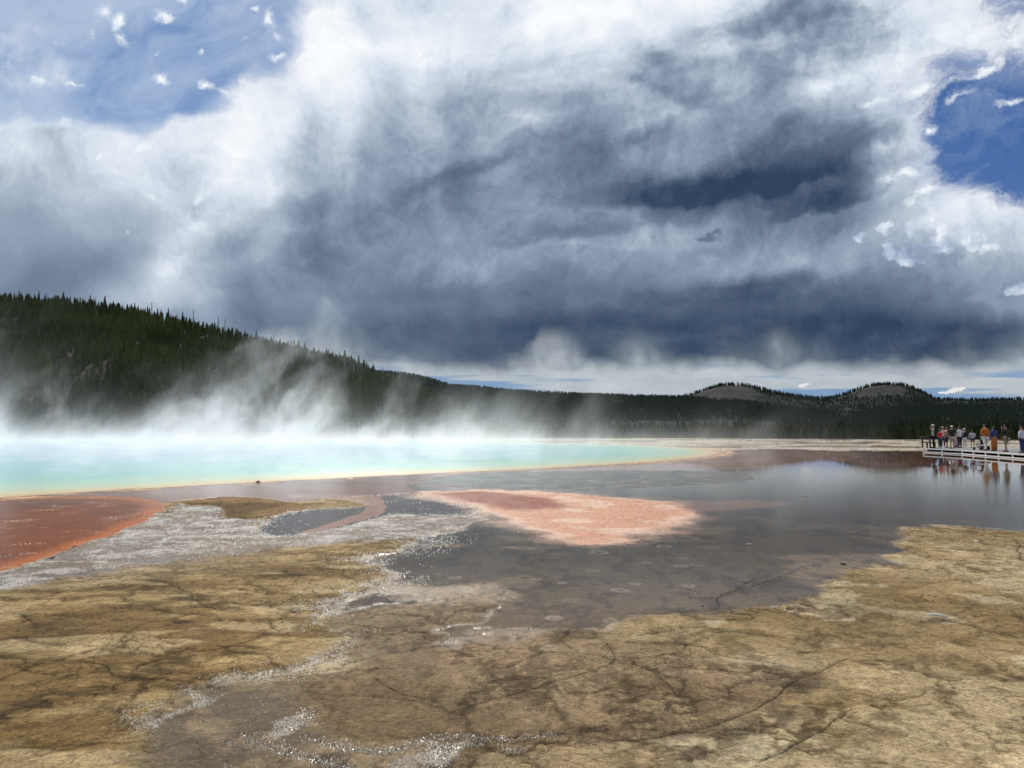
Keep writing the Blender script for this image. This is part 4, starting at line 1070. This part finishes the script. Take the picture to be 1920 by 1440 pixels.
    # legs
    if skirt:
        m = MB(); m.tube([(0, 0, .60 * k), (0, 0, .50 * k), (0, .01, .28 * k), (0, .01, skirt[1] * k)], [.075 * k, .10 * k, .115 * k, skirt[2] * k], 14); m.build('skirt', cloth(skirt[0]), root, True)
    else:
        lg, rg_ = joints['leg', -1], joints['leg', 1]
        frac = {'long': 1.0, 'knee': None, 'short': None}[legtype]
        if frac: sub([pel, lg[0], lg[1], lg[2], rg_[0], rg_[1], rg_[2]], .011 * k, [(0, 1), (1, 2), (2, 3), (0, 4), (4, 5), (5, 6)], cloth(legs), 'trousers')
        else:
            t = 1.15 if legtype == 'knee' else .55
            e = [V[a[0]].lerp(V[a[1]], t) for a in (lg, rg_)]
            sub([pel, lg[0], rg_[0]], .012 * k, [(0, 1), (0, 2)], cloth(legs), 'shorts', [(1, e[0], .052 * k), (2, e[1], .052 * k)])
    for s in (-1, 1):
        an = V[joints['leg', s][2]]
        m = MB(); m.tube([(an.x, an.y - .045 * k, .022 * k), (an.x, an.y - .01, .035 * k), (an.x + s * .008, an.y + .06 * k, .028 * k), (an.x + s * .012, an.y + .10 * k, .018 * k)], [.020 * k, .032 * k, .030 * k, .018 * k], 8); m.build('shoe', cloth(shoes), root, True)
    # hair and hat
    hc = V[h2]
    def cap(name, c, r, lo, squash=1.0, dy=0.0, dz=0.0):
        vv = []; ff = []; nr, ns = 7, 14
        for i in range(nr + 1):
            a = lo + (math.pi / 2 - lo) * i / nr
            for j in range(ns):
                b = j / ns * 2 * math.pi; vv.append((hc.x + math.cos(a) * math.cos(b) * r, hc.y + dy + math.cos(a) * math.sin(b) * r * 1.15, hc.z + dz + math.sin(a) * r * squash))
        for i in range(nr):
            for j in range(ns): ff.append((i * ns + j, i * ns + (j + 1) % ns, (i + 1) * ns + (j + 1) % ns, (i + 1) * ns + j))
        MB().add((np.array(vv), np.array(ff))).build(name, c, root, True)
    cap('hair', cloth(hair, .6), .054 * k, -.2, 1.1, -.012, .004)
    if hairlen:
        m = MB(); m.tube([(0, hc.y - .03, hc.z + .02), (0, hc.y - .05, hc.z - .04 * k), (0, hc.y - .055, hc.z - hairlen * k)], [.045 * k, .050 * k, .030 * k], 10)
        m.build('hair', cloth(hair, .6), root, True)
    if hat:
        cap('hat', cloth(hat[0]), .058 * k, .12, 1.15, 0, .012)
        m = MB()
        if hat[1] == 'brim': m.tube([(0, hc.y, hc.z + .018), (0, hc.y, hc.z + .026)], [.095 * k, .088 * k], 16)
        else: m.tube([(0, hc.y + .03, hc.z + .022), (0, hc.y + .125, hc.z + .014)], [.040 * k, .020 * k], 8)
        m.build('hat_brim', cloth(hat[0]), root, True)
    if pack: MB().box(0, -.12, .70 * k, .27, .14, .30 * k).box(0, -.20, .66 * k, .2, .05, .16 * k).build('backpack', cloth(pack), root)
    if held:
        o = MB().box(0, 0, 0, .13, .06, .085).tube([(0, .03, 0), (0, .09, 0)], [.032, .028], 10).build('camera' if held == 'camera' else 'phone', cloth((.02, .02, .022), .4), None)
        m = root.matrix_basis @ Matrix.Translation((0, ln + .21, .885 * k)); o.location = m.to_translation(); o.rotation_euler = (0, 0, face)
        o.name = 'compact_camera'; tag(o, held, 'camera')
    return root
BLK = (.018, .018, .02); NAVY = (.02, .028, .07)
person(1751, 58.5, 1.78, R(60), 'man in light blue shirt and pale cap holding a camera up beside the dark bench', (.36, .44, .56), 'short', BLK, arms=('face', 'face'), hat=((.62, .62, .60), 'peak'), pack=BLK, held='black compact camera held up by the man in the light blue t-shirt')
person(1763, 58.2, 1.45, R(20), 'short visitor in bright red top and dark teal trousers', (.62, .035, .04), 'short', (.02, .05, .06), hair=(.025, .018, .015), hairlen=.06, shoes=(.6, .6, .6), arms=('fwd', 'down'))
person(1768.5, 61, 1.64, R(150), 'woman in pale pink top and wide grey sun hat, half hidden behind the red top', (.62, .42, .42), 'short', (.03, .04, .12), hat=((.36, .34, .31), 'brim'), arms=('fwd', 'fwd'), shoes=(.5, .5, .5))
person(1776, 59.6, 1.60, R(75), 'woman in sleeveless dark top and dark knee shorts with brown hair', (.05, .03, .045), 'none', (.04, .025, .025), 'knee', hair=(.09, .05, .03), hairlen=.10, arms=('fwd', 'fwd'))
person(1786, 57.4, 1.68, R(-8), 'stout man in black shirt, khaki shorts and white cap seen from behind', BLK, 'short', (.34, .30, .24), 'knee', hat=((.75, .75, .73), 'peak'), wide=1.22, arms=('hip', 'hip'))
person(1793.5, 60.4, 1.52, R(30), 'person in long pale pink skirt standing behind the man in khaki shorts', (.10, .09, .12), 'long', skirt=((.46, .28, .34), .06, .13), hairlen=.1)
person(1800, 59.2, 1.62, R(10), 'man in white short-sleeved shirt and dark trousers with dark hair', (.60, .61, .66), 'short', (.025, .03, .05), hair=(.04, .03, .025), arms=('down', 'hip'), wide=1.05, shoes=BLK)
person(1809, 60.6, 1.48, R(-20), 'person in black jacket, white cap and pale trousers', (.02, .02, .025), 'long', (.58, .58, .60), hat=((.70, .70, .68), 'brim'), arms=('down', 'fwd'), shoes=(.5, .5, .5))
person(1824, 59.5, 1.36, R(-40), 'girl in loose light grey hoodie and dark shorts with bare legs', (.40, .40, .42), 'long', (.02, .025, .05), 'short', hair=(.03, .02, .018), hairlen=.09, arms=('down', 'fwd'), stride=.04, wide=1.12)
person(1848.5, 51.8, 1.77, R(12), 'man in burnt orange pullover and white trousers pushing the stroller', (.42, .135, .02), 'long', (.70, .69, .66), hair=(.02, .018, .015), stride=.07, arms=('fwd', 'down'), wide=1.18, shoes=(.14, .05, .03), lean=.01)
person(1864.5, 51.2, 1.62, R(5), 'woman in blue jacket and rust orange long skirt with long black hair', (.035, .05, .16), 'long', skirt=((.36, .10, .025), .05, .10), hair=(.012, .010, .010), hairlen=.13, wide=1.22, shoes=BLK)
person(1886.5, 49.2, 1.72, R(38), 'person in black jacket and khaki cropped trousers raising a camera', (.018, .018, .018), 'long', (.24, .21, .15), 'knee', hair=(.015, .012, .01), arms=('face', 'hip'), stride=.05, wide=1.15, shoes=(.05, .03, .03), held='black camera held up by the person in the black jacket')
person(1917, 47.0, 1.66, R(25), 'person in pale blue shirt and navy trousers standing rightmost on the boardwalk', (.46, .52, .64), 'long', (.03, .045, .12), hair=(.02, .015, .012), arms=('hip', 'down'), shoes=BLK)

def stroller():
    u, _ = uv_of(1840.5, 843); D = 52.9
    root = empty('stroller', (u * D, D, ZT), R(10)); tag(root, 'black baby stroller with round canopy beside the man in the orange pullover', 'stroller')
    K = cloth((.015, .015, .017)); M = plain('stroller_frame', (.18, .18, .19), .35, .05, 5, .6)
    for sx in (-.25, .25):
        MB().tube([(sx, .38, .12), (sx * .95, .0, .55), (sx * .9, -.42, 1.02)], .014, 6).tube([(sx, -.32, .14), (sx, .0, .52)], .014, 6).build('frame', M, root)
        for y, r in ((.38, .11), (-.32, .15)):
            w = MB(); w.tube([(sx - .02, y, r), (sx + .02, y, r)], r, 16); w.build('wheel', K, root)
    MB().tube([(-.24, -.42, 1.02), (.24, -.42, 1.02)], .016, 8).build('handle', K, root)
    MB().box(0, .06, .42, .40, .50, .06).add(box_np(0, -.16, .62, .40, .07, .46)).build('seat', K, root)
    vv = []; ff = []
    for i in range(9):
        a = R(20 + i * 16)
        for j in range(7):
            x = (j / 6 - .5) * .44; vv.append((x, -.05 + math.cos(a) * .30, .66 + math.sin(a) * .30 * (1 - (j / 6 - .5) ** 2 * .5)))
    for i in range(8):
        for j in range(6): ff.append((i * 7 + j, i * 7 + j + 1, (i + 1) * 7 + j + 1, (i + 1) * 7 + j))
    c = MB().add((np.array(vv), np.array(ff))).build('canopy', K, root, True); so = c.modifiers.new('thick', 'SOLIDIFY'); so.thickness = .015
    MB().box(0, .0, .24, .38, .44, .16).build('basket', plain('stroller_basket', (.30, .30, .30), .7), root)
stroller()

def bench():
    u, _ = uv_of(1741, 840); D = 58.6
    root = empty('bench', (u * D, D, ZT), R(-4)); tag(root, 'dark wooden bench with flared backrest at the left end of the boardwalk', 'bench')
    MB().box(0, .0, .44, .50, 1.5, .06).build('seat', DARKW, root)
    m = MB(); m.beam((-.20, -.75, .72), (-.20, .75, .72), .05, .16); m.beam((-.34, -.75, .84), (-.34, .75, .84), .20, .05); m.build('backrest', DARKW, root)
    for y in (-.62, .62):
        MB().beam((-.14, y, 0), (-.18, y, .80), .09, .09).build('leg', DARKW, root); MB().beam((.18, y, 0), (.18, y, .42), .09, .09).build('leg', DARKW, root)
bench()

# sticks, stones and a lump of sinter lying about
BLEACH = plain('bleached_wood', (.62, .60, .56), .8, .12, 20); STONE = plain('dark_stone', (.05, .045, .042), .7, .2, 30)
def stick(px, py, L, rz, label, fork=True, rad=.010, rise=0.0):
    x, y = at(px, py); root = empty('stick', (x, y, .012), rz); tag(root, label, 'stick')
    m = MB(); m.tube([(-L / 2, 0, .004), (-L * .2, L * .04, .012), (L * .1, -.01, .014 + rise * .4), (L / 2, L * .05, .008 + rise)], [rad * .8, rad, rad, rad * .4], 7); m.build('stem', BLEACH, root, True)
    if fork: MB().tube([(L * .05, 0, .012), (L * .22, L * .14, .012 + rise)], [rad * .7, rad * .3], 6).build('twig', BLEACH, root, True)
stick(1758, 1158, .17, R(-38), 'small bleached stick lying on the dry tan crust at right')
stick(1202, 902, .42, R(20), 'pale branch standing out of the far wet flat', rise=.16, rad=.018)
stick(1510, 930, .22, R(10), 'tiny pale twig on the dark mirror-like shallows', False, .012)
stick(1405, 1023, .10, R(-5), 'short white twig on the dark wet flat', False, .006)
stick(1452, 1433 - 290, .09, R(15), 'thin pale twig at the rim of the dry crust', False, .005)
stick(540, 1022, .16, R(0), 'pale twig at the edge of the grey salt flat', False, .006)
def stone(px, py, r, label, mat=None):
    x, y = at(px, py); bm = bmesh.new(); bmesh.ops.create_icosphere(bm, subdivisions=2, radius=r)
    for v in bm.verts:
        n = fbm(np.array([v.co.x / r * 1.3 + px]), np.array([v.co.y / r * 1.3 + v.co.z / r]), 3, 5)[0]; v.co *= .7 + .6 * n; v.co.z *= .55
    me = bpy.data.meshes.new('stone'); bm.to_mesh(me); bm.free(); me.materials.append(mat or STONE)
    o = bpy.data.objects.new('stone', me); C.objects.link(o); o.location = (x, y, r * .25); tag(o, label, 'stone'); return o
stone(1581, 1058, .034, 'small dark stone with pale top on the wet margin right of centre')
stone(1583, 1055.5, .020, 'pale chip of sinter resting against the dark stone', BLEACH)
stone(1317, 1137, .014, 'tiny dark stone beside the crack of the tan crust')
stone(1915, 1126, .016, 'tiny black stone on the tan crust at the right edge of the photo')
stone(98, 1047, .025, 'dark lump on the edge of the orange bay')
stone(140, 1026, .03, 'longish dark lump lying where salt flat and orange bay meet')
stone(484, 904, .07, 'dark clod on the pale shore of the turquoise pool')
stone(1830, 1016, .03, 'pale stone at the rim of the shallow water at right', BLEACH)

# ------------------------------------------------------------------ steam
def build_steam():
    x0, x1, y0, y1, z0, z1 = -115.0, 30.0, 18.0, 132.0, 0.03, 15.0
    V = np.array([(x, y, z) for x in (x0, x1) for y in (y0, y1) for z in (z0, z1)])
    Fc = np.array([(0, 1, 3, 2), (4, 6, 7, 5), (0, 4, 5, 1), (2, 3, 7, 6), (0, 2, 6, 4), (1, 5, 7, 3)])
    m = bpy.data.materials.new('steam'); m.use_nodes = True; N.tree = m.node_tree; m.node_tree.nodes.clear()
    out = N.node('ShaderNodeOutputMaterial'); vs = N.node('ShaderNodeVolumeScatter')
    m.node_tree.links.new(vs.outputs[0], out.inputs['Volume'])
    P = geo_pos(); px, py, pz = sep(P)
    # over the pool only: an ellipse in plan with soft edges, leaning with the wind
    ex = (px + 36.0 - pz * .35) / 74.0; ey = (py - 80.0) / 60.0
    rr = N.m('SQRT', ex * ex + ey * ey)
    plan = smooth(rr, 1.04, .72)
    wv = vop('SUBTRACT', noise(vop('MULTIPLY', P, (1, 1, .8)), .16, 2, .5, '3D', color=True), (.5, .5, .5))
    Q = vop('ADD', vop('ADD', P, vec(pz * -.45, 0.0, 0.0)), vop('SCALE', wv, scale=8.0))
    n = noise(vop('MULTIPLY', Q, (1, .6, .66)), .26, 4, .60, '3D')
    wob = noise(P, .05, 2, .5, '3D') - .5
    colm = noise(vop('MULTIPLY', Q, (1, .7, .0)), .055, 2, .5, '3D')
    hgt = .8 + smooth(colm, .44, .72) * 10.0 * smooth(px, 18.0, -36.0, .18, 1.0)
    fall = N.m('EXPONENT', -(pz / hgt))
    wisp = smooth(n - pz * .004, .50, .68)
    d = fall * wisp * .175 + N.m('EXPONENT', -(pz / .9)) * .022
    d = d * plan * smooth(px + wob * 26.0, 20.0, -18.0, .16, 1.0)
    N.put(vs.inputs['Density'], nmax(d, 0.0)); vs.inputs['Anisotropy'].default_value = .45
    vs.inputs['Color'].default_value = (.93, .975, 1, 1)
    o = mesh_np('steam', V, Fc, m, smooth_=False); tag(o, 'white steam rising in wisps off the hot spring', 'steam', kind='stuff')
    m.cycles.volume_step_rate = 0.3 if hasattr(m.cycles, 'volume_step_rate') else 1
    m.cycles.volume_sampling = 'MULTIPLE_IMPORTANCE'
build_steam()
S.cycles.volume_step_rate = 1.0; S.cycles.volume_max_steps = 256; S.cycles.volume_bounces = 1
S.cycles.max_bounces = 6; S.cycles.diffuse_bounces = 2; S.cycles.glossy_bounces = 3; S.cycles.transparent_max_bounces = 8
S.cycles.sample_clamp_indirect = 6; S.cycles.adaptive_threshold = 0.018
